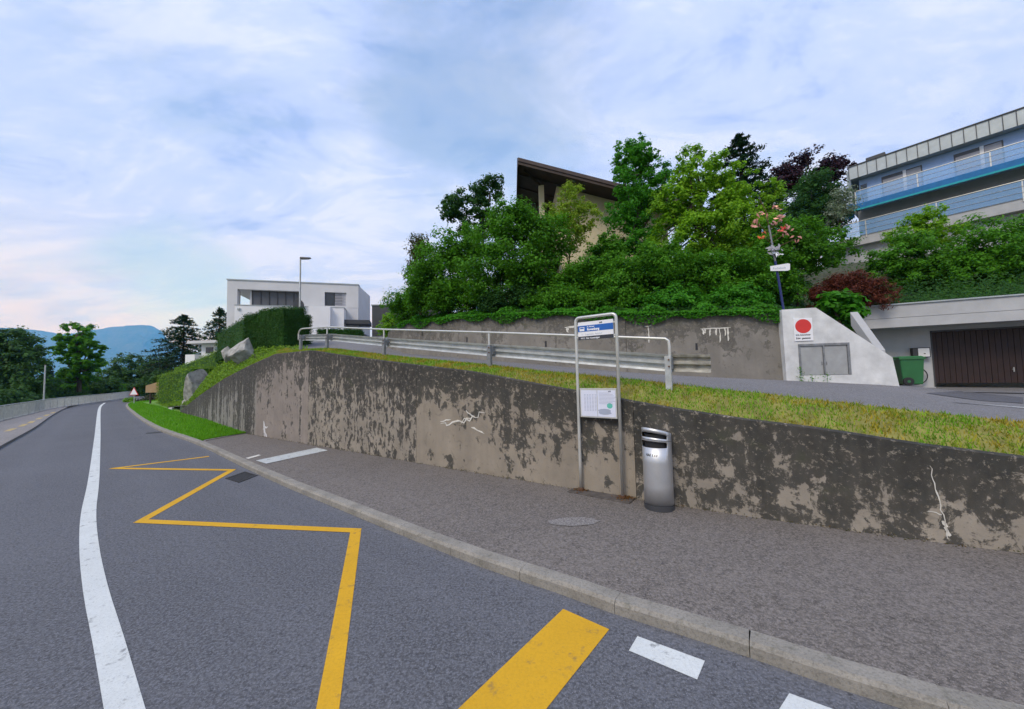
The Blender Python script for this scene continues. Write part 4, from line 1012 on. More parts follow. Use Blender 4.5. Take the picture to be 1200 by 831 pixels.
def conifer(name, label, top, basez, Y, rad_px, n, size, mat, group=None, droop=.25):
    tp = atY(*top, Y); R0 = rad_px*Y/FPX; b = Vector((tp.x, tp.y, basez)); H = tp.z-basez
    t = thing(name, label, 'tree', b, group); MB().tube([b-Vector((0, 0, .3)), b+Vector((0, 0, H*.5)), tp-Vector((0, 0, .2))], .02*H+.05, 8, r2=.02).build('trunk', MT['bark'], t)
    Ps = []; Ns = []; lm = MB(); nb_ = 170
    for i in range(nb_):
        f = (i/nb_)**.85; z_ = .06+f*.93; r = R0*(1-f**2.2)**.85*rnd.uniform(.65, 1.12)+.12; a = i*2.399+rnd.uniform(-.3, .3); s0_ = b+Vector((0, 0, H*z_))
        e = s0_+Vector((math.cos(a)*r, math.sin(a)*r, -droop*r*(1 if f < .85 else -.4))); m__ = max(6, int(n/nb_*(r/R0+.25)*1.25)); u = rng.uniform(.12, 1.0, m__)**.8
        p = np.array(s0_)[None]+(np.array(e)-np.array(s0_))[None]*u[:, None]+rng.normal(size=(m__, 3))*np.array([.12, .12, .07])*(.35+r*.35)
        Ps.append(p); Ns.append(np.tile([0, 0, 1.], (m__, 1))+unit(m__)*.8); lm.tube([s0_, e], .02+.008*r, 4, r2=.008)
    V, T = leaf_mesh(np.concatenate(Ps), np.concatenate(Ns), size, .32); fast_mesh('crown', V, T, mat, t, tuple(b)); lm.build('limbs', MT['bark'], t); return t
def hedge_block(t, P8, n, size, mat, core, jit=.05):
    # P8: bottom 4 + top 4 corners; leaves over the faces, twiggy body inside
    P8 = [Vector(p) for p in P8]; cen = sum(P8, Vector())/8; MB().hexa([p.lerp(cen, .07) for p in P8]).build('inner_twigs', core, t)
    faces = [(4, 5, 6, 7), (0, 1, 5, 4), (1, 2, 6, 5), (2, 3, 7, 6), (3, 0, 4, 7)]; A = []
    for f in faces: a, b, c_, d_ = [P8[i] for i in f]; A.append(((b-a).cross(d_-a)).length)
    A = np.array(A); A /= A.sum(); Ps = []; Ns = []
    for f, sh in zip(faces, A):
        a, b, c_, d_ = [np.array(P8[i]) for i in f]; m__ = int(n*sh); u = rng.random((m__, 1)); v = rng.random((m__, 1)); p = a*(1-u)*(1-v)+b*u*(1-v)+c_*u*v+d_*(1-u)*v
        nn = np.cross(b-a, d_-a); nn /= np.linalg.norm(nn); Ps.append(p+nn*rng.normal(size=(m__, 1))*jit+rng.normal(size=(m__, 3))*jit*.4); Ns.append(nn[None]+unit(m__)*.75+np.array([0, 0, .3]))
    V, T = leaf_mesh(np.concatenate(Ps), np.concatenate(Ns), size, .5); fast_mesh('foliage', V, T, mat, t, tuple(WL[t]))

# ------------------------------------------------------------------ houses
def lbx(F, t, name, mat, u0, u1, z0, z1, w0, w1, bevel=0, par=None, label=None):
    mb = MB(); F.box(mb, u0, u1, z0, z1, w0, w1); o = mb.build(name, mat, par or t, bevel)
    if label: o['label'] = label
    return o
# white modern house above the street
h0 = atY(264, 447, 33.5); h1 = atY(420, 444, 36.5); HF = Frame((h0.x, h0.y), (h1.x-h0.x, h1.y-h0.y))
HU = lambda px, py=350, w_=0: HF.uz(px, py, w_)[0]
HZ = lambda px, py, w_=0: HF.uz(px, py, w_)[1]
zr = (HZ(264, 328)+HZ(420, 334))/2; zlt = HZ(330, 340.5); zp = HZ(300, 358); zbm = HZ(300, 382); zgr = 4.3
uE = HU(420); uL0 = HU(278); uL1 = HU(352); uG = HU(293.5); dep_ = 6.0
wh = thing('white_house', 'white flat roofed modern house with dark glazed loggia above the hedge', 'house', HF.P(uE/2, zgr, 0))
lbx(HF, wh, 'wall', MT['white_wall'], 0, uE, zlt, zr, 0, dep_)
lbx(HF, wh, 'wall', MT['white_wall'], 0, uL0, zp-2.6, zlt, 0, .7)
lbx(HF, wh, 'wall', MT['white_wall'], 0, uE, zbm-1.2, zp, 0.02, dep_)
wu0, wz1 = HF.uz(380.5, 342); wu1, wz0 = HF.uz(406, 359)
rwl = MB()
for (a, b, c_, d_) in ((uL1, wu0, zp, zlt), (wu1, uE, zp, zlt), (wu0, wu1, wz1, zlt), (wu0, wu1, zp, wz0)):
    if b > a and d_ > c_: HF.box(rwl, a, b, c_, d_, 0, dep_)
HF.box(rwl, wu0, wu1, wz0, wz1, .5, dep_); rwl.build('wall', MT['white_wall'], wh)
lbx(HF, wh, 'ground_floor', MT['white_wall'], 2.5, uE+.0, zgr-1, zbm-1.25, .8, dep_)
lg = lbx(HF, wh, 'loggia_glazing', MT['shutter'], uG, uL1, zp, zlt, .45, .6)
for i in range(7):
    u = uG+(uL1-uG)*i/6.; lbx(HF, wh, 'mullion', MT['anthracite'], u-.03, u+.03, zp, zlt, .38, .45, par=lg)
lbx(HF, wh, 'loggia_back', MT['white_wall'], uG-.2, uG, zp, zlt, .46, dep_)
wn = lbx(HF, wh, 'window', MT['shutter'], wu0, wu1, wz0, wz1, .2, .3)
lbx(HF, wh, 'pane', MT['glass'], wu0+.08, wu0+(wu1-wu0)*.42, wz0+.08, wz1-.06, .15, .19, par=wn)
for i in range(9):
    z_ = wz0+(wz1-wz0)*(i+.2)/9; lbx(HF, wh, 'blind_slat', MT['blind'], wu0+(wu1-wu0)*.46, wu1-.05, z_, z_+(wz1-wz0)*.075, .15, .19, par=wn)
lbx(HF, wh, 'roof_edge', MT['zinc'], -.06, uE+.06, zr, zr+.09, -.06, dep_+.06)
for px in (372, 399):
    u = HU(px); lbx(HF, wh, 'roof_vent', MT['zinc'], u-.12, u+.12, zr+.09, zr+.38, 1.5, 1.8, .03)
# slanted right wing
e1, e2 = HF.P(uE, 0, 0), atY(434, 443, 41.5); SF = Frame((e1.x, e1.y), (e2.x-e1.x, e2.y-e1.y)); sl = (Vector((e2.x, e2.y, 0))-e1).length
mb = MB(); SF.box(mb, .0, sl, HZ(420, 388), zr-.02, .02, 5); mb.build('side_wing', MT['white_wall'], wh)
su, sz_ = SF.uz(438, 379), 0
# terrace in front
tw0 = -1.4; ta = HF.uz(275, 357.5, tw0); tb = HF.uz(403, 358.5, tw0)
lbx(HF, wh, 'terrace_wall', MT['white_wall2'], ta[0], tb[0], HF.uz(320, 388, tw0)[1]-1.5, ta[1], tw0, .0)
lbx(HF, wh, 'terrace_coping', MT['zinc'], ta[0]-.04, tb[0]+.04, ta[1], ta[1]+.05, tw0-.04, .0)
pa_ = HF.uz(361.5, 380, tw0-.6); pb2 = HF.uz(372.5, 380, tw0-.6)
lbx(HF, wh, 'terrace_pier', MT['white_wall2'], pa_[0], pb2[0]+1.0, 3.2, tb[1]-.2, tw0-.6, tw0)
aw0 = HF.uz(398, 371, tw0-.0); aw1 = HF.uz(425, 378, tw0); lbx(HF, wh, 'entrance_canopy', MT['anthracite'], aw0[0], aw1[0]+.6, aw1[1]-.1, aw0[1]-.25, tw0+.2, 1.0)
o = MB(); dc = HF.P(HU(356), HZ(356, 358.5, tw0-.3), tw0-.35)
o.prism([dc+HF.u*.45*math.cos(a*math.pi/10)+Vector((0, 0, .55*math.sin(a*math.pi/10))) for a in range(20)], -.03, .03, HF.w); o.tube([dc, dc+HF.w*.35], .03, 6); o.build('satellite_dish', MT['anthracite'], wh)
lbx(HF, wh, 'wall_lamp', MT['steel'], HU(280, 362, tw0)-.1, HU(280, 362, tw0)+.1, HZ(280, 362, tw0)-.1, HZ(280, 362, tw0)+.1, tw0-.12, tw0, .02)
# dark house behind the bushes
d0_ = atY(436, 444, 46); DF = Frame((d0_.x, d0_.y), (1, .05)); dz1 = DF.uz(440, 358)[1]
dh = thing('dark_house', 'dark grey flat house behind the bushes next to the white house', 'house', DF.P(4, 5, 0))
lbx(DF, dh, 'wall', MT['anthracite'], 0, 9, 4, dz1, 0, 6); lbx(DF, dh, 'roof_edge', MT['zinc'], -.1, 9.1, dz1, dz1+.12, -.1, 6.1)
# small white house far down the slope
f0 = atY(226, 450, 43); SFh = Frame((f0.x, f0.y), (1, -.1))
fh = thing('small_white_house', 'small distant white modern house beside the dark conifer', 'house', SFh.P(1.5, 5, 0))
za, zb2 = SFh.uz(240, 403)[1], SFh.uz(240, 425)[1]
ua_, ub_ = SFh.uz(236, 410)[0], SFh.uz(262, 410)[0]; lbx(SFh, fh, 'wall', MT['white_wall2'], ua_, ub_, zb2-4, za, 0, 6)
lbx(SFh, fh, 'terrace', MT['white_wall2'], SFh.uz(225, 418)[0], ua_, zb2-4, SFh.uz(230, 416)[1], -.8, 5); lbx(SFh, fh, 'roof', MT['white_wall'], ua_-1, ub_+.3, za, za+.3, -.8, 6.3)
lbx(SFh, fh, 'window', MT['glass'], SFh.uz(241.5, 410)[0], SFh.uz(250, 410)[0], SFh.uz(245, 414)[1], SFh.uz(245, 407)[1], -.05, .02)
lbx(SFh, fh, 'chimney', MT['white_wall2'], SFh.uz(243, 400)[0]-.25, SFh.uz(243, 400)[0]+.25, za+.3, SFh.uz(243, 396)[1], 2, 2.6)

# cream house with brown overhanging roof
BY = 22.0; b0 = atY(607, 440, BY); KF = Frame((b0.x, b0.y), (1, 0)); ku, kz = KF.uz(607, 185); ku2, kz2 = KF.uz(735, 218)
slope = (kz2-kz)/(ku2-ku)
ch = thing('cream_house', 'cream house with dark brown overhanging roof above the shrubs', 'house', KF.P(4.5, 7, 2))
rt_ = lambda u: kz+slope*(u-ku)
UR = ku+10.5
mb = MB(); KF.prism(mb, [(ku, kz-.16), (ku+.05, kz), (UR, rt_(UR)), (UR, rt_(UR)-.16)], 0, 9); roof = mb.build('roof', MT['tile'], ch)
mb = MB(); KF.prism(mb, [(ku-.0, kz-.42), (ku-.0, kz-.165), (UR, rt_(UR)-.165), (UR, rt_(UR)-.42)], -.04, .02); mb.build('verge_board', MT['brown_wood'], roof)
mb = MB(); KF.prism(mb, [(ku-.0, kz-.24), (ku-.0, kz-.02), (UR, rt_(UR)-.02), (UR, rt_(UR)-.24)], -.09, -.045); mb.build('verge_board', MT['tile'], roof)
lbx(KF, ch, 'eave_board', MT['brown_wood'], ku-.05, ku-.005, kz-.55, kz-.03, -.04, 9, par=roof)
for w_ in (1.2, 2.9, 4.6, 6.3):
    mb = MB(); KF.prism(mb, [(ku+.1, kz-.40), (ku+.1, kz-.17), (ku+4, rt_(ku+4)-.17), (ku+4, rt_(ku+4)-.40)], w_, w_+.16); mb.build('rafter', MT['brown_wood'], roof)
mb = MB(); KF.prism(mb, [(ku+.06, kz-.30), (ku+.06, kz-.20), (UR-.1, rt_(UR)-.20), (UR-.1, rt_(UR)-.30)], .05, 8.9); mb.build('soffit', MT['brown_wood'], roof)
kw = 1.5; ul_ = KF.uz(653, 240, kw)[0]; uc0 = KF.uz(632, 240, kw)[0]; uc1 = KF.uz(638, 240, kw)[0]
mb = MB(); KF.prism(mb, [(ul_, 5), (UR-1, 5), (UR-1, rt_(UR-1)-.31), (ul_, rt_(ul_)-.31)], kw, 8); mb.build('wall', MT['cream'], ch)
lbx(KF, ch, 'pillar', MT['cream'], uc0, uc1, 5, rt_(uc0)-.55, kw, kw+.35)
mb = MB(); KF.prism(mb, [(uc0, 5), (ul_, 5), (ul_, rt_(ul_)-.31), (uc0, rt_(uc0)-.31)], 4.5, 5); mb.build('balcony_back_wall', MT['brown_wood'], ch)
lbx(KF, ch, 'balcony_floor', MT['brown_wood'], uc0-.4, ul_, 9.0, 9.25, kw-.6, 4.5)
mb = MB()
dcn = KF.P(uc0+.2, rt_(uc0)-.6, kw+.15); mb.tube([dcn, KF.P(ku+.35, rt_(ku)-.45, .6)], .07, 6); mb.build('strut', MT['brown_wood'], ch)

# blue balcony building
q0 = atY(1012, 431, 33); q1 = atY(1200, 427, 26.4); AF = Frame((q0.x, q0.y), (q1.x-q0.x, q1.y-q0.y))
def AZ(l, r, w_=0): return (AF.uz(*l, w_)[1]+AF.uz(*r, w_)[1])/2
ab = thing('apartment_building', 'pale blue apartment block with glass balconies and blue awnings on the hill', 'building', AF.P(6, 10, 1.8))
LEN = AF.uz(1200, 200)[0]+9; wd_ = .8
zft, zfb = AZ((1012, 188), (1200, 130)), AZ((1014, 201), (1200, 150))
nseg = 30; sw = LEN/nseg
fas = MB(); rf2 = lbx(AF, ab, 'roof', MT['zinc'], .05, LEN, zfb+.02, zft-.02, .03, 9)
for i in range(nseg): lbx(AF, ab, 'fascia_sheet', MT['zinc'], .0+i*sw+.012, (i+1)*sw-.012, zfb, zft, .0, .028, par=rf2)
for i in range(nseg+1): lbx(AF, ab, 'seam', MT['anthracite'], i*sw-.02, i*sw+.02, zfb, zft-.01, -.045, .0, par=rf2)
lbx(AF, ab, 'roof_edge', MT['anthracite'], -.08, LEN, zft, zft+.07, -.08, 9, par=rf2)
hu0, _z = AF.uz(1014, 182, 1.0); hu1, hz1 = AF.uz(1031, 175, 1.0); lbx(AF, ab, 'roof_hatch', MT['anthracite'], hu0, hu1+.3, zft, zft+.75, 1, 2.4, .02, par=rf2)
zlev1 = AZ((1003, 237), (1200, 190)); zrail1 = AZ((1001.5, 223), (1200, 168)); zrail2 = AZ((990, 261), (1198, 215)); zlev2 = AZ((1000, 276), (1200, 236))
lbx(AF, ab, 'wall', MT['blue_wall'], .5, LEN, zlev1-.2, zfb, wd_, 9); lbx(AF, ab, 'wall', MT['grey_paint'], .2, LEN, zlev2-.1, zlev1-.2, wd_+.6, 9); lbx(AF, ab, 'base_wall', MT['grey_paint'], -2.4, LEN, zlev2-8, zlev2-.3, .6, 9)
lbx(AF, ab, 'end_wall', MT['zinc'], -.25, .02, zlev1, zft-.1, .5, 9)
lbx(AF, ab, 'balcony_slab', MT['grey_paint'], -.6, LEN, zlev1-.25, zlev1+.02, .05, wd_); lbx(AF, ab, 'balcony_slab', MT['grey_paint'], -2.6, LEN, zlev2-.75, zlev2, .05, wd_+.6)
for (pa1, pb1) in ((1033, 1080), (1120, 1178)):
    u0_ = AF.uz(pa1, 210, wd_)[0]; u1_ = AF.uz(pb1, 190, wd_)[0]; z0_, z1_ = zlev1+.1, zfb-.38
    wn = lbx(AF, ab, 'window', MT['shutter'], u0_, u1_, z0_, z1_, wd_-.03, wd_+.1); um_ = u0_+(u1_-u0_)*.58
    lbx(AF, ab, 'pane', MT['blind'], u0_+.08, um_-.1, z0_+.1, z1_-.28, wd_-.05, wd_-.031, par=wn); lbx(AF, ab, 'pane', MT['blind'], um_+.12, u1_-.08, z0_+.1, z1_-.1, wd_-.05, wd_-.031, par=wn)
    lbx(AF, ab, 'frame', MT['white_wall2'], um_-.1, um_+.1, z0_, z1_, wd_-.07, wd_-.032, par=wn)
lbx(AF, ab, 'window', MT['glass'], .58, 1.0, zlev1+.1, zfb-.5, wd_-.04, wd_+.1)
def balus(z0_, z1_, us, uL, name='balustrade'):
    for a, b in zip(us[:-1], us[1:]):
        lbx(AF, ab, 'glass_panel', MT['bal'], a+.04, b-.04, z0_+.05, z1_-.06, -.03, -.015)
    for u in us: lbx(AF, ab, 'baluster_post', MT['alu'], u-.035, u+.035, z0_-.2, z1_, -.015, .05)
    mb = MB(); mb.tube([AF.P(us[0], z1_, -.01), AF.P(us[-1], z1_, -.01)], .04, 8); mb.build('handrail', MT['alu'], ab)
    for f_ in (.35, .68):
        mb = MB(); mb.tube([AF.P(us[0], z0_+(z1_-z0_)*f_, -.05), AF.P(us[-1], z0_+(z1_-z0_)*f_, -.05)], .012, 5); mb.build('rail_wire', MT['alu'], ab)
pu = [AF.uz(1002, 225)[0], AF.uz(1074.7, 205)[0], AF.uz(1160, 180)[0]]; stp = pu[2]-pu[1]
balus(zlev1, zrail1, [pu[0], pu[1], pu[2], pu[2]+stp, pu[2]+2*stp, LEN], LEN)
pu2 = [AF.uz(984, 262)[0], AF.uz(1014, 257)[0], AF.uz(1097, 238)[0], AF.uz(1198, 215)[0]]; balus(zlev2, zrail2, pu2+[pu2[-1]+2.6, LEN], LEN)
# awning over the lower balcony
mb = MB(); za1, za0 = zlev1+.02, AZ((1007, 244), (1200, 197)); 
mb.hexa([AF.P(-.2, za0, -.55), AF.P(LEN, za0, -.55), AF.P(LEN, za0+.02, .0), AF.P(-.2, za0+.02, .0), AF.P(-.2, za1-.1, -.5), AF.P(LEN, za1-.1, -.5), AF.P(LEN, za1, .0), AF.P(-.2, za1, .0)]); aw = mb.build('awning', MT['awning'], ab)
lbx(AF, ab, 'valance', MT['awning_edge'], -.2, LEN, za0-.15, za0-.005, -.56, -.53, par=aw)
lbx(AF, ab, 'side_screen', MT['awning'], AF.uz(984, 250)[0], AF.uz(1001, 250)[0], AF.uz(990, 258)[1], AF.uz(990, 241)[1], .1, .15)

# ------------------------------------------------------------------ decorated pole on the wing wall
PY = CF.P(ud-.75, 0, .05); pb0 = Vector((PY.x, PY.y, z_at(928, 360, PY.x, PY.y)-.02))
zt_ = lambda py, px=922: z_at(px, py, PY.x, PY.y)
dp = thing('garden_pole', 'blue pole hung with copper leaves and garden ornaments on the wing wall', 'garden ornament', pb0)
CFu = CF.u
tipx = (920-927)*PY.y/FPX
lean = lambda py: Vector((PY.x+(920-927)*PY.y/FPX*(360-py)/60, PY.y, zt_(py)))
MB().tube([pb0-Vector((0, 0, .1)), lean(330), lean(305)], .035, 10).build('post', MT['pole_blue'], dp)
MB().tube([lean(305), lean(290), lean(262)], .028, 8).build('stem', MT['steel_dark'], dp)
MB().tube([lean(262), lean(245), lean(232)+Vector((-.12, 0, 0))], .012, 6).build('stem', MT['rust'], dp)
pf = Frame(lean(313).xy, (CFu.x, CFu.y)); zc = zt_(313)
mb = MB(); pf.prism(mb, [(-.20, zc-.10), (.26, zc-.13), (.33, zc-.10), (.34, zc+.08), (.28, zc+.10), (-.20, zc+.05)], -.09, -.06); pn = mb.build('name_plate', MT['sign_white'], dp)
lettering('lettering', 'Fuchsloch', .09, pf, -.14, zc-.06, -.092, MT['ink'], pn, .001)
def ornament(px, py, sz, mat, nm, n_=6, spread=1.0):
    b = lean(py); c_ = Vector((PY.x+(px-927)*PY.y/FPX+.0, PY.y-.12, zt_(py))); mb = MB(); arm = MB().tube([Vector((lean(min(300, py+10)).x, PY.y, zt_(min(300, py+10)))), c_], .008, 5)
    for k_ in range(n_):
        d = Vector((rnd.uniform(-1, 1)*spread, rnd.uniform(-.5, .5), rnd.uniform(-.7, .7)))*sz; q = c_+d; l = sz*rnd.uniform(.7, 1.2); a = Vector((rnd.uniform(-1, 1), rnd.uniform(-.4, .4), rnd.uniform(-1, .3))).normalized(); s__ = a.cross(Vector((0, -1, .2))).normalized()
        mb.prism([q-a*l*.6, q-a*l*.1+s__*l*.28, q+a*l*.7, q-a*l*.1-s__*l*.28], -.004, .004, a.cross(s__))
    arm.build('twig', MT['rust'], dp); o = mb.build(nm, mat, dp); return o
for px, py, sz, n_ in ((906, 249, .13, 6), (922, 243, .12, 5), (899, 262, .15, 8), (918, 259, .14, 6), (929, 256, .13, 6), (937, 266, .14, 6), (944, 280, .12, 5), (933, 273, .10, 4)): ornament(px, py, sz, MT['copper'], 'copper_leaves', n_)['kind'] = 'stuff'
ornament(904, 275, .11, MT['orange'], 'orange_ornament', 6)['kind'] = 'stuff'; ornament(927, 268, .11, MT['red'], 'red_ornament', 6)['kind'] = 'stuff'
ornament(919, 292, .17, MT['blind'], 'metal_flower', 14)['kind'] = 'stuff'; ornament(921, 297, .11, MT['sign_white'], 'metal_flower', 7)['kind'] = 'stuff'; ornament(905, 271, .07, MT['blue_wall'], 'glass_drop', 3)['kind'] = 'stuff'

# ------------------------------------------------------------------ shrubs and trees on the bank
hg = 'shrubs on the bank above the upper wall'
def hz_base(px, Y, z_): p = atY(px, 400, Y); return (p.x, p.y, z_)
plant('shrub', 'large dark green shrub at the left end of the bank', 'shrub', [(522, 320, 46, 48), (505, 345, 34, 24), (545, 290, 30, 30)], 18.5, 26000, .15, L_['mid'], group=hg)
plant('tree', 'open branched tree behind the left shrub, left of the brown roof', 'tree', [(548, 240, 30, 22), (575, 225, 26, 20), (528, 245, 20, 16), (560, 262, 30, 20)], 21.5, 10000, .17, L_['deep'], hz_base(555, 21.5, 6), trunk=.12, clump=.24, k_=50)
plant('shrub', 'reddish brown tinged shrub poking out at the left edge of the bank', 'shrub', [(492, 292, 14, 20), (488, 320, 12, 24)], 19.5, 3500, .14, leafmat('leaf_rusty', [(.05, .05, .015), (.09, .07, .02), (.07, .09, .02)]), hz_base(494, 19.5, 4.5), clump=.4)
plant('shrub', 'dense deep green shrub in the middle of the bank below the brown roof', 'shrub', [(610, 290, 62, 52), (585, 330, 58, 36), (640, 325, 50, 36), (600, 262, 34, 28)], 17.0, 44000, .14, L_['mid'], group=hg)
plant('shrub', 'yellow green feathery shrub in front of the cream wall', 'shrub', [(668, 240, 22, 32), (652, 252, 18, 26), (690, 252, 18, 22), (664, 275, 34, 26)], 18.0, 9500, .12, L_['yellow'], hz_base(668, 18, 6), clump=.20, k_=70)
plant('shrub', 'low dark shrub under the cream wall', 'shrub', [(700, 320, 44, 32), (712, 295, 24, 24), (670, 338, 40, 22)], 16.0, 20000, .13, L_['mid'], group=hg)
plant('tree', 'upright bright green tree right of the cream house', 'tree', [(738, 190, 24, 34), (752, 178, 20, 22), (735, 235, 32, 40), (762, 215, 24, 40), (745, 280, 34, 36)], 19.5, 26000, .15, L_['bright'], hz_base(745, 19.5, 5.5), trunk=.16, clump=.20, k_=80)
plant('maple_tree', 'light green maple with open crown in the middle of the bank', 'tree', [(818, 205, 40, 34), (855, 225, 34, 36), (790, 235, 34, 36), (830, 262, 56, 44), (870, 280, 40, 44), (795, 290, 44, 40)], 16.5, 42000, .14, L_['light'], hz_base(830, 16.5, 4.8), trunk=.14, clump=.18, k_=80, limbs=16)
plant('shrub', 'broad green shrub below the light green maple', 'shrub', [(770, 320, 60, 34), (840, 325, 60, 32), (890, 320, 36, 34), (730, 330, 40, 26)], 14.6, 40000, .12, L_['mid'], group=hg)
for px_, lb_, mk_ in ((492, 'low shrub at the left end of the wall edge', 'mid'), (540, 'low shrub above the wall left of the bus stop sign', 'mid'), (600, 'low spreading shrub above the wall edge under the dense dark shrub', 'deep'), (660, 'low shrub above the wall behind the bus stop sign', 'mid'), (725, 'low green shrub above the wall right of the bus stop sign', 'mid'), (790, 'low light shrub above the wall near the lime run', 'bright'), (860, 'low shrub above the wall left of the white wing wall', 'bright')):
    h_ = hit_line(px_, [(p_.x, p_.y) for p_ in up_pts]); Yw = h_[1]+1.1
    plant('shrub', lb_, 'shrub', [(px_, 350, 38, 17), (px_-24, 355, 24, 12), (px_+24, 354, 24, 12)], Yw, 11000, .11, L_[mk_], group=hg, clump=.26)
conifer('conifer', 'tall dark conifer behind the light green maple', (866, 156), 6.0, 24, 60, 22000, .26, L_['conifer'])
plant('copper_beech', 'dark purple copper beech behind the round green tree', 'tree', [(945, 204, 40, 27), (915, 214, 24, 24), (975, 200, 22, 20), (950, 250, 40, 40)], 38, 17000, .30, L_['purple'], hz_base(945, 38, 9), trunk=.25, clump=.22)
plant('tree', 'round dark green tree left of the blue apartment block', 'tree', [(952, 226, 27, 30), (942, 254, 32, 30), (965, 250, 24, 28)], 32, 16000, .22, L_['deep'], hz_base(950, 32, 9), trunk=.2, clump=.26)
plant('shrub', 'pale flowering shrub beside the teal screen', 'shrub', [(988, 235, 14, 20), (978, 250, 12, 16)], 30, 2600, .18, leafmat('leaf_pale', [(.10, .16, .08), (.18, .26, .14), (.40, .46, .38)]), hz_base(986, 30, 9), clump=.35)
plant('shrub', 'leafy green shrub behind the copper pole', 'shrub', [(905, 300, 34, 44), (935, 290, 30, 40), (965, 292, 34, 26), (915, 335, 34, 26)], 15.2, 24000, .13, L_['mid'], group=hg)
plant('shrub', 'small yellow green shrub between maple and copper beech', 'shrub', [(905, 225, 14, 18), (898, 250, 18, 24)], 22, 4500, .15, L_['light'], hz_base(902, 22, 7))
plant('japanese_maple', 'low domed red leaved maple beside the garage roof', 'shrub', [(985, 340, 34, 20), (1020, 345, 28, 22), (962, 345, 20, 18), (1000, 330, 30, 14)], 14.2, 16000, .11, L_['red'], clump=.22, aspect=.3)
plant('shrub', 'large leaved green shrub behind the white wing wall', 'shrub', [(985, 358, 20, 16), (995, 370, 16, 14), (974, 352, 12, 10)], 13.0, 1900, .24, L_['bright'], clump=.45, k_=24, aspect=.7)
plant('shrub', 'bushy green shrub on the garage roof beside the red maple', 'shrub', [(1080, 305, 46, 40), (1050, 320, 36, 34), (1105, 325, 40, 30)], 17.0, 24000, .14, L_['mid'], group='shrubs on the garage roof', clump=.20)
plant('shrub', 'tall pale green shrub in front of the lower balcony', 'shrub', [(1085, 258, 24, 18), (1065, 275, 26, 20), (1108, 275, 26, 18)], 18.5, 7500, .13, L_['light'], hz_base(1085, 18.5, 5.5), group='shrubs on the garage roof', clump=.20)
plant('shrub', 'broad green shrub on the garage roof at the right edge', 'shrub', [(1160, 295, 48, 44), (1200, 285, 40, 44), (1140, 325, 44, 28), (1195, 325, 44, 26), (1235, 300, 40, 50)], 15.5, 34000, .13, L_['mid'], group='shrubs on the garage roof', clump=.20)
# low creeping cover hanging over the wall edge and the garage roof
P = []; 
for _ in range(26000):
    s = rng.random()*ul*.93; p = polyline_at(up_pts, s); nn = unrm(s); d = abs(rng.normal())*.75-.16; zt2 = uz_at(s, 3)
    hgt = .02+.22*abs(math.sin(s*2.1)+.4*math.sin(s*5.3))*rng.random()+max(0, d)*.30
    if d < .08: hgt = .10-rng.random()**1.5*(.12+.34*abs(math.sin(s*1.7+1)*math.sin(s*.6+2))); d = .04-abs(rng.normal())*.05
    P.append((p.x+nn.x*d, p.y+nn.y*d, zt2+hgt))
P = np.array(P); V, T = leaf_mesh(P, unit(len(P))*.8+np.array([-.3, -.5, .8]), .10, .6)
tag(fast_mesh('ground_cover', V, T, L_['bright'], None, tuple(P[0])), 'creeping green ground cover spilling over the upper wall edge', 'ground cover', kind='stuff')
P = []
for _ in range(16000):
    u = rng.random()*15-1.2; w_ = -1.0+abs(rng.normal())*1.1; P.append(tuple(GF.P(u, fa+.04+.10*rng.random()+max(0, w_+.6)*.55, w_)))
P = np.array(P); V, T = leaf_mesh(P, unit(len(P))*.8+np.array([-.3, -.5, .8]), .11, .5)
tag(fast_mesh('ground_cover', V, T, L_['deep'], None, tuple(P[0])), 'dark green ground cover along the garage roof edge', 'ground cover', kind='stuff')
P = []
for _ in range(30000):
    i = rng.integers(1, 8); j = rng.integers(0, len(rows_h[0])-1) if False else rng.integers(0, len(hill_row(0))-1)
    break
hr = [hill_row(i) for i in range(7)]
P = []
for _ in range(42000):
    i = int(rng.integers(0, 5)); j = int(rng.integers(0, len(hr[0])-1)); a, b = rng.random(2)
    p = (hr[i][j].lerp(hr[i][j+1], a)).lerp(hr[i+1][j].lerp(hr[i+1][j+1], a), b); P.append((p.x, p.y, p.z+.05+.3*rng.random()**2))
P = np.array(P); V, T = leaf_mesh(P, unit(len(P))*.8+np.array([0, -.3, .8]), .19, .5)
tag(fast_mesh('undergrowth', V, T, L_['deep'], None, tuple(P[0])), 'dark leafy undergrowth covering the planted slope', 'undergrowth', kind='stuff')
# weeds by the cabinet and along the wall foot
def weed(name, label, p, n, hgt, size, mat):
    t = thing(name, label, 'plant', p); a = np.array(p)+rng.normal(size=(n, 3))*np.array([.06, .05, 0])+np.stack([np.zeros(n), np.zeros(n), rng.random(n)*hgt], 1)
    V, T = leaf_mesh(a, unit(n)+np.array([0, 0, .7]), size, .4); fast_mesh('leaves', V, T, mat, t, tuple(p)); MB().tube([Vector(p)-Vector((0, 0, .02)), Vector(p)+Vector((0, 0, hgt))], .006, 4).build('stem', L_['mid'], t)
for px, py, lb_, n_, hh_ in ((938, 432, 'green weed climbing at the left of the cabinet', 60, .5), (952, 446, 'thin weed in front of the left cabinet door', 26, .28), (970, 448, 'thin weed in front of the right cabinet door', 34, .34)):
    u_, z_ = CF.uz(px, py, W0-.08); p = CF.P(u_, pz[0][1]-.08, W0-.08); weed('weed', lb_, tuple(p), n_, hh_, .06, L_['mid'])
P = []
for _ in range(1500):
    s = rng.random()*WT*.75; p = polyline_at(wline, s)-nrm(s)*(abs(rng.normal())*.03+.006); P.append((p.x, p.y, KZ*1.10+.004+rng.random()**2*.035))
P = np.array(P); V, T = leaf_mesh(P, unit(len(P))*.8+np.array([0, -.3, .8]), .028, .5)
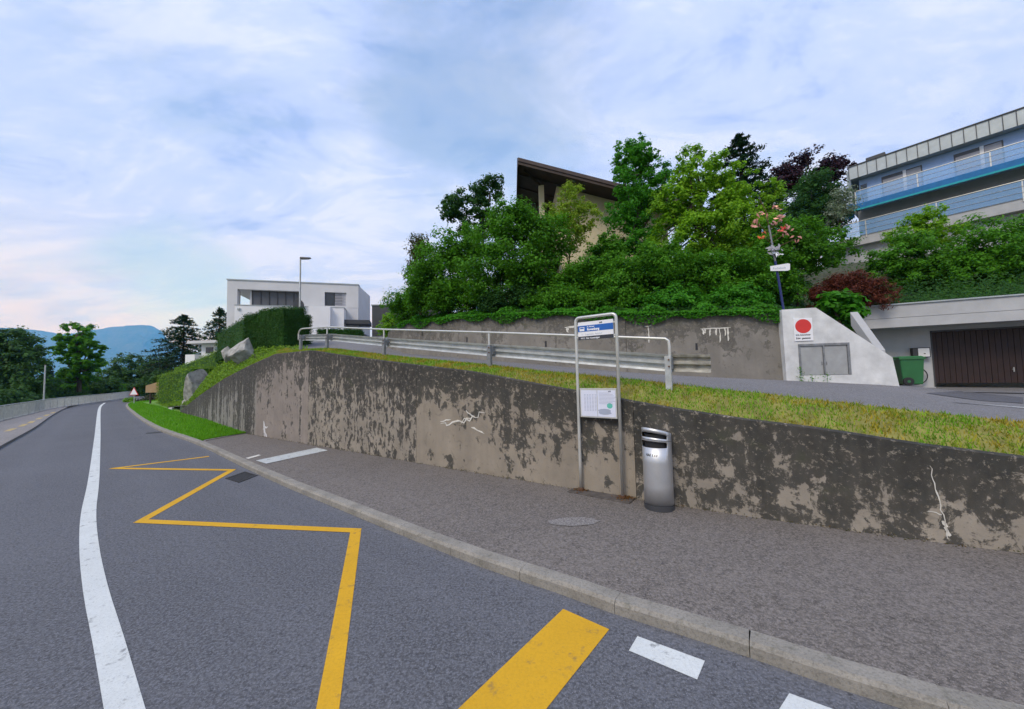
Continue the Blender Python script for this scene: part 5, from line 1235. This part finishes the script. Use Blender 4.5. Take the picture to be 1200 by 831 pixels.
tag(fast_mesh('moss_and_litter', V, T, leafmat('wall_foot_moss', [(.05, .07, .02), (.08, .09, .03), (.14, .09, .04)]), None, tuple(P[0])), 'moss and small weeds along the foot of the wall', 'moss', kind='stuff')
P = []
for _ in range(420):
    c_ = rnd.choice([BF.P(0, PZ+.03), BF.P(bw, PZ+.03), BF.P(bw+.1, PZ+.03, .1), bcx+Vector((.35, .12, .01))]); P.append((c_.x+rng.normal()*.07, c_.y+rng.normal()*.06, c_.z+rng.random()*.015))
P = np.array(P); V, T = leaf_mesh(P, unit(len(P))*.5+np.array([0, 0, .9]), .03, .6)
tag(fast_mesh('dry_leaves', V, T, L_['dry'], None, tuple(P[0])), 'dry brown leaves at the foot of sign and bin', 'leaf litter', kind='stuff')

# ------------------------------------------------------------------ hedges, rocks and bank at the left end of the wall
HZc = MT['soil']
def slab_hedge(name, label, pxa, pxb, ya, yb, Ya, Yb, thick, n, size, mat, jit=.06, botz=None):
    # front face between two pixel columns; ya, yb = (top, bottom) pixel rows
    a1, a0 = atY(pxa, ya[0], Ya), atY(pxa, ya[1], Ya); b1, b0 = atY(pxb, yb[0], Yb), atY(pxb, yb[1], Yb)
    a0.x, a0.y = a1.x, a1.y; b0.x, b0.y = b1.x, b1.y
    d = (b1-a1); d.z = 0; d.normalize(); nn = Vector((-d.y, d.x, 0))*thick
    t = thing(name, label, 'hedge', (a0+b0)/2, 'trimmed hedges'); hedge_block(t, [a0, b0, b0+nn, a0+nn, a1, b1, b1+nn, a1+nn], n, size, mat, L_['deep'], jit); return t
slab_hedge('hedge', 'tall dark clipped hedge in front of the white house terrace', 286, 334, (369, 408), (364, 406), 20.5, 20.0, 2.0, 22000, .085, L_['hedge'])
slab_hedge('hedge', 'higher right end of the dark clipped hedge by the guardrail end', 333, 358, (361, 406), (361, 406), 19.2, 20.6, 1.6, 11000, .085, L_['hedge'])
slab_hedge('hedge', 'left part of the dark clipped hedge running down the slope', 253, 287, (392, 424), (371, 412), 25.5, 20.5, 1.6, 12000, .09, L_['hedge'])
slab_hedge('hedge', 'low dark hedge below the white house seen through the guardrail', 372, 424, (386, 398), (387, 398), 27, 28, 1.5, 7000, .11, L_['hedge'])
slab_hedge('hedge', 'yellow green clipped hedge beside the pale rock slab', 184, 224, (441, 480), (430, 482), 35, 26.0, 2.5, 15000, .12, L_['hedge_y'], .09)
slab_hedge('hedge', 'upper yellow green hedge below the small white house', 204, 254, (432, 446), (411, 436), 40, 26.5, 2.5, 9000, .13, L_['hedge_y'], .09)
plant('bush', 'bright yellow green bush at the corner behind the guardrail', 'shrub', [(457, 384, 15, 15), (455, 374, 8, 9)], 24, 3200, .13, L_['light'])
plant('shrub', 'dark shrub behind the bright bush by the grey wall end', 'shrub', [(470, 368, 14, 20), (482, 360, 14, 18)], 21.5, 5000, .13, L_['mid'], hz_base(474, 21.5, 4.2))
# bank under them
bk_top = [atY(360, 411, 16.6), atY(330, 410, 18.0), atY(300, 412, 18.8), atY(270, 422, 20.5), atY(246, 440, 23.5), atY(222, 470, 25.5), atY(192, 477, 33)]
bk_bot = []
for f_ in (.70, .76, .82, .86, .90, .95, .995):
    s = WT*f_; p = polyline_at(wline, s)+nrm(s)*.1; bk_bot.append(Vector((p.x, p.y, wall_z(s)-.05)))
bk_bot[-1] = Vector((*atZ(186, 477, .1).xy, .05))
bk_far = [p+(Vector((-2.5, 5, -.5)) if i_ < 3 else Vector((0, 7, .3))) for i_, p in enumerate(bk_top)]; bk_far2 = [p+Vector((-4, 24, -.5 if i_ < 3 else .3)) for i_, p in enumerate(bk_top)]
bank_rows = [bk_bot, [a*.5+b*.5 for a, b in zip(bk_bot, bk_top)], bk_top, bk_far, bk_far2]
tag(MB().loft(bank_rows).build('bank', MT['soil'], origin=(-12, 20, 1), smooth=True), 'green bank at the left end of the wall', kind='structure')
P = []
for _ in range(20000):
    j = int(rng.integers(0, 6)); i = int(rng.integers(0, 3)); a, b = rng.random(2); p = (bank_rows[i][j].lerp(bank_rows[i][j+1], a)).lerp(bank_rows[i+1][j].lerp(bank_rows[i+1][j+1], a), b); P.append((p.x, p.y, p.z+.03+.22*rng.random()))
P = np.array(P); V, T = leaf_mesh(P, unit(len(P))*.8+np.array([.1, -.4, .8]), .11, .5)
tag(fast_mesh('ground_cover', V, T, L_['hedge_y'], None, tuple(P[0])), 'low green plants covering the bank above the sloping wall end', 'ground cover', kind='stuff')
def rock(label, c, r, seed, group='pale rocks on the bank'):
    import bmesh
    bm = bmesh.new(); bmesh.ops.create_icosphere(bm, subdivisions=3, radius=1); rs = random.Random(seed); off = [(Vector((rs.uniform(-1, 1), rs.uniform(-1, 1), rs.uniform(-1, 1))).normalized(), rs.uniform(.40, .78)) for _ in range(14)]
    for v in bm.verts:
        for nrm_, d_ in off:
            e = v.co.dot(nrm_)-d_
            if e > 0: v.co -= nrm_*e*1.0
        v.co *= 1+rs.uniform(-.03, .03)
        v.co = Vector((v.co.x*r[0], v.co.y*r[1], v.co.z*r[2]))
    me = bpy.data.meshes.new('rock'); bm.to_mesh(me); bm.free(); o = link('rock', me, MT['rock'], None, Vector(c)); return tag(o, label, 'rock', group)
rock('angular pale boulder below the dark hedge', atY(287, 413, 18.6), (.75, .72, .85), 3)
rock('small pale rock left of the angular boulder', atY(268, 415, 20.2), (.42, .42, .5), 5)
rock('tall pale rock slab beside the yellow green hedge', atY(229, 456, 24.5), (.8, .9, 1.9), 9)
rock('pale rock leaning under the tall slab', atY(221, 473, 24.8), (.55, .6, .9), 12)
c_ = atZ(201, 483, .1); tag(MB().box((c_.x-.12, c_.y-.12, -.05), (c_.x+.12, c_.y+.12, .42)).build('marker_stone', MT['white_wall'], None, .02), 'small white marker stone at the tip of the wall', 'stone')
# verge
vk = [p for p in offset(kerb_line, .16)]
vi = [i for i, p in enumerate(vk) if p.x < e0.x and p.y < 66]
vk_ = [vk[i] for i in vi][::-1]; vk_ = [polyline_at(vk_, arclen(vk_)*i/60) for i in range(61)]
vo_src = [polyline_at(wline, s_end), polyline_at(wline, WT*.93), polyline_at(wline, WT-.01), atZ(186, 478.5, .1), atZ(165, 474.5, .1), Vector((-41, 45, 0)), Vector((-44, 55, 0)), Vector((-44, 66, 0))]
vo_src = [Vector((p.x, p.y, 0)) for p in vo_src]; vo = [polyline_at(vo_src, arclen(vo_src)*i/60) for i in range(61)]
vrows = [[p+Vector((0, 0, KZ+.0)) for p in vk_], [a*.5+b*.5+Vector((0, 0, KZ+.12*min(1, i_/5))) for i_, (a, b) in enumerate(zip(vk_, vo))], [p+Vector((0, 0, KZ+.18*min(1, i_/5))) for i_, p in enumerate(vo)], [p+Vector((1.5, 1.5, .3*min(1, i_/5))) for i_, p in enumerate(vo)]]
tag(MB().loft(vrows).build('verge', MT['turf_green'], origin=(-20, 22, 0)), 'bright green grass verge between kerb and wall end', kind='structure')
gp = []
for _ in range(36000):
    t_ = rng.random()**2.2*58; i = int(t_); f = t_-i; wv = rng.random()*2; r0, r1 = (vrows[0], vrows[1]) if wv < 1 else (vrows[1], vrows[2]); g_ = wv % 1
    gp.append(tuple((r0[i].lerp(r0[i+1], f)).lerp(r1[i].lerp(r1[i+1], f), g_)))
blades('verge_grass', gp, .04, .13, L_['grass_g'], 'lush green grass on the verge', .6, .012)

# ------------------------------------------------------------------ far end of the road
p = atZ(157, 474, .1); wsn = thing('warning_sign', 'small triangular warning sign on a post at the bend', 'road sign', p)
zt3 = z_at(157, 457, p.x, p.y); MB().tube([p, Vector((p.x, p.y, zt3))], .04, 8).build('post', MT['steel'], wsn)
fr_ = Vector((.0, -1, 0)); s_ = .75
tri = lambda k__, y_: [Vector((p.x-k__, p.y-y_, zt3-k__*.6-.25)), Vector((p.x+k__, p.y-y_, zt3-k__*.6-.25)), Vector((p.x, p.y-y_, zt3+k__*1.15-.25))]
MB().prism(tri(.46, .05), 0, .02, (0, 1, 0)).build('plate', MT['red'], wsn); MB().prism(tri(.37, .065), 0, .012, (0, 1, 0)).build('face', MT['sign_white'], wsn)
p = atZ(182, 474, .2); bd_ = thing('notice_board', 'tan wooden board on posts behind the verge', 'notice board', p)
zt4, zb4 = z_at(182, 448, p.x, p.y), z_at(182, 460, p.x, p.y)
mb = MB().prism([Vector((p.x-.95, p.y, zb4)), Vector((p.x+.8, p.y, zb4)), Vector((p.x+1.0, p.y, zt4-.35)), Vector((p.x+.1, p.y, zt4)), Vector((p.x-.95, p.y, zt4-.3))], 0, .08, (0, 1, 0)); mb.build('board', MT['tan'], bd_)
for x_ in (-.6, .6): MB().box((p.x+x_-.05, p.y+.085, -.0), (p.x+x_+.05, p.y+.18, zt4-.5)).build('post', MT['brown_wood'], bd_)
fg = 'trees and bushes at the far bend'
plant('shrub', 'bright green bush beside the warning sign', 'shrub', [(153, 470, 6, 6), (150, 473, 5, 4)], 45, 1500, .2, L_['light'], (atY(152, 474, 45).x, 45, .1), group=fg)
plant('shrub', 'brownish shrub under the tan board', 'shrub', [(180, 468, 12, 6), (170, 471, 8, 5)], 43, 2400, .2, leafmat('leaf_dull', [(.06, .07, .03), (.10, .09, .05), (.07, .10, .03)]), (atY(178, 474, 43).x, 43, .1), group=fg)
plant('shrub', 'dark green shrub between the tan board and the conifer', 'shrub', [(190, 445, 20, 12), (175, 452, 14, 9)], 47, 4500, .25, L_['far'], (atY(186, 460, 47).x, 47, .4), group=fg)
plant('tree', 'round dark green tree at the end of the road', 'tree', [(150, 434, 24, 21), (138, 447, 22, 18), (160, 450, 20, 18)], 72, 12000, .45, L_['far'], (atY(150, 470, 72).x, 72, -.1), group=fg, trunk=.3, clump=.20)
plant('maple_tree', 'open crowned maple standing against the blue mountain', 'tree', [(90, 392, 22, 17), (75, 405, 18, 14), (106, 408, 20, 14), (92, 420, 26, 16), (100, 432, 24, 12), (88, 444, 22, 14)], 56, 15000, .42, L_['mid'], (atY(92, 470, 56).x, 56, -.1), group=fg, trunk=.3, clump=.18, k_=44, limbs=16)
plant('tree', 'large dark tree at the left edge of the picture', 'tree', [(10, 402, 30, 22), (34, 416, 22, 18), (-15, 430, 40, 40), (28, 442, 34, 26), (5, 458, 40, 20)], 48, 22000, .40, L_['far'], (atY(8, 470, 48).x, 48, -.1), group=fg, trunk=.35, clump=.25, limbs=14)
conifer('conifer', 'dark broad conifer left of the small white house', (216, 368), 1.0, 52, 42, 12000, .42, L_['conifer'])
conifer('conifer', 'dark conifer peeking out left of the white house', (258, 360), 3.0, 46, 24, 5000, .38, L_['conifer'])
conifer('conifer', 'slender dark cypress beside the maple at the left', (58, 428), 0, 60, 9, 2500, .35, L_['conifer'])
for i, (px, py, rx, ry, Y, mk, lb_) in enumerate([(70, 455, 26, 14, 60, 'mid', 'mid green bush below the open crowned maple'), (110, 452, 26, 15, 62, 'far', 'dark bush behind the railing left of the round tree'), (130, 458, 20, 12, 66, 'mid', 'bush behind the railing at the bend'), (45, 462, 26, 12, 54, 'far', 'dark bush behind the plain pole'), (15, 470, 30, 16, 42, 'far', 'dark bush behind the railing at the left edge'), (85, 466, 30, 9, 56, 'far', 'low dark bush under the maple trunk'), (185, 430, 18, 14, 66, 'far', 'dark treetop left of the broad conifer'), (235, 425, 16, 12, 50, 'far', 'dark bush under the small white house'), (-30, 470, 30, 30, 38, 'far', 'dark bush just left of the frame edge'), (165, 458, 16, 13, 64, 'far', 'dark bush at the road end')]):
    plant('bush', lb_, 'shrub', [(px, py, rx, ry), (px+rx*.4, py+ry*.3, rx*.6, ry*.7), (px-rx*.5, py+ry*.25, rx*.6, ry*.7)], Y, 6000, .36, L_[mk], (atY(px, 470, Y).x, Y, -.1), group=fg, clump=.26)
# railing along the left pavement
rl = thing('railing', 'pale galvanised bar railing along the left pavement', 'railing', tuple(Lf[90]+Vector((0, 0, .09))))
FT = arclen(fence_pts); s = 2.0; rail_h = .92; tr, brl = [], []
while s < FT-3:
    a, b = polyline_at(fence_pts, s), polyline_at(fence_pts, s+2.0); z0 = Vector((0, 0, .09)); d = (b-a)
    MB().tube([a+z0-Vector((0, 0, .05)), a+z0+Vector((0, 0, rail_h))], .03, 8).build('post', MT['steel'], rl)
    bars = MB()
    for k__ in range(1, 16):
        q = a+d*k__/16+z0; bars.add([q+Vector((-.012, -.012, .1)), q+Vector((.012, -.012, .1)), q+Vector((0, .016, .1)), q+Vector((-.012, -.012, rail_h-.05)), q+Vector((.012, -.012, rail_h-.05)), q+Vector((0, .016, rail_h-.05))], [(0, 1, 4, 3), (1, 2, 5, 4), (2, 0, 3, 5)])
    o = bars.build('bars', MT['steel'], rl); o['kind'] = 'stuff'; s += 2.0
for hz2, r_2 in ((rail_h, .03), (.1, .018)):
    MB().tube([p_+Vector((0, 0, .09+hz2)) for p_ in fence_pts[4:-6:2]], r_2, 6).build('rail', MT['steel'], rl)
mb = MB(); fp = fence_pts; fo = offset(fp, -.22)
mb.loft([[p_+Vector((0, 0, -.1)) for p_ in fp], [p_+Vector((0, 0, .15)) for p_ in fp], [p_+Vector((0, 0, .15)) for p_ in fo], [p_+Vector((0, 0, -.1)) for p_ in fo]])
tag(mb.build('parapet', MT['grey_paint']), 'low concrete parapet edge under the left railing', 'parapet')
# plain pole behind the railing and lamp on the upper street
pq = hit_line(52, [(p_.x, p_.y) for p_ in offset(fence_pts, -.5)]) or (-38, 31)
p = Vector((pq[0], pq[1], -.08)); po = thing('pole', 'plain pale pole behind the railing on the left', 'pole', p)
MB().tube([p, Vector((p.x, p.y, z_at(54, 428, p.x, p.y)))], .06, 8, r2=.045).build('shaft', MT['steel'], po); MB().tube([Vector((p.x, p.y, z_at(54, 428, p.x, p.y))), Vector((p.x, p.y, z_at(54, 428, p.x, p.y)+.06))], .06, 8).build('cap', MT['anthracite'], po)
p = atY(351, 404, 21.5); p.z -= .2; la = thing('street_lamp', 'slim grey street lamp in front of the white house', 'street lamp', p); zl = z_at(351, 303, p.x, p.y)
MB().tube([p, Vector((p.x, p.y, zl*.5+p.z*.5)), Vector((p.x, p.y, zl-.05)), Vector((p.x+.12, p.y, zl))], .06, 10, r2=.035).build('post', MT['steel'], la, smooth=True)
hd = MB().hexa([(p.x+.02, p.y-.12, zl-.04), (p.x+.60, p.y-.09, zl-.01), (p.x+.60, p.y+.09, zl-.01), (p.x+.02, p.y+.12, zl-.04), (p.x+.02, p.y-.1, zl+.08), (p.x+.6, p.y-.06, zl+.05), (p.x+.6, p.y+.06, zl+.05), (p.x+.02, p.y+.1, zl+.08)]).build('lamp_head', MT['anthracite'], la, .015)
MB().box((p.x+.15, p.y-.07, zl-.05), (p.x+.5, p.y+.07, zl-.035)).build('lens', MT['blind'], hd)

# ------------------------------------------------------------------ mountain and haze
MY = 7600.0
ridge_px = [(-260, 430), (-180, 412), (-100, 398), (-40, 388), (0, 384), (45, 387), (75, 392), (100, 388), (125, 384), (150, 382), (172, 381), (184, 385), (198, 398), (215, 412), (235, 425), (262, 438), (300, 447)]
rp = [atY(px, py, MY) for px, py in ridge_px]; rp = smooth_pts([tuple(p) for p in rp], 60)
nz = np.random.default_rng(5); rws = []
K = 16
for k__ in range(-6, K+1):
    f = k__/K; row = []
    for i, p in enumerate(rp):
        h_ = max(0, p.z)*(1-abs(f))**1.15; j = (math.sin(i*.9+k__*.7)+math.sin(i*.37-k__*1.3)*1.4+math.sin(i*2.1+k__*2.3)*.5)
        row.append(Vector((p.x*(1-.10*f)+j*14*(f != 0), p.y-f*1700*(1 if f > 0 else .6)+j*18, h_+(j*16 if f != 0 else nz.normal()*3)*min(1, h_/300)-.5-40*(abs(f) > .99))))
    rws.append(row)
k = N('mountain_forest'); a = k.noise(.004, 8, .6); b = k.noise(.02, 8, .7)
mcol = k.mix(k.ramp(a, [(.4, 0.), (.62, 1.)]), (.02, .04, .016), (.06, .075, .045)); mcol = k.mix(k.ramp(b, [(.5, 0.), (.7, .8)]), mcol, (.13, .13, .13)); MT['mountain'] = k.done(mcol, .95)
tag(MB().loft(rws).build('mountain', MT['mountain'], origin=(rp[0].x, MY, -.08)), 'blue hazy mountain ridge beyond the trees', kind='structure')
hz3 = MB().box((-9300, -9100, -1.2), (9300, 9300, 1500)).build('haze', None, origin=(0, 0, 0)); tag(hz3, 'thin blue air haze', kind='stuff')
hm = bpy.data.materials.new('haze_air'); hm.use_nodes = True; hm.node_tree.nodes.clear(); ho = hm.node_tree.nodes.new('ShaderNodeOutputMaterial'); hv = hm.node_tree.nodes.new('ShaderNodeVolumePrincipled')
hv.inputs['Color'].default_value = (.10, .42, 1, 1); hv.inputs['Absorption Color'].default_value = (1, 1, 1, 1); hv.inputs['Density'].default_value = 1.2e-4; hv.inputs['Anisotropy'].default_value = .0
hm.node_tree.links.new(hv.outputs[0], ho.inputs['Volume']); hz3.data.materials.append(hm)
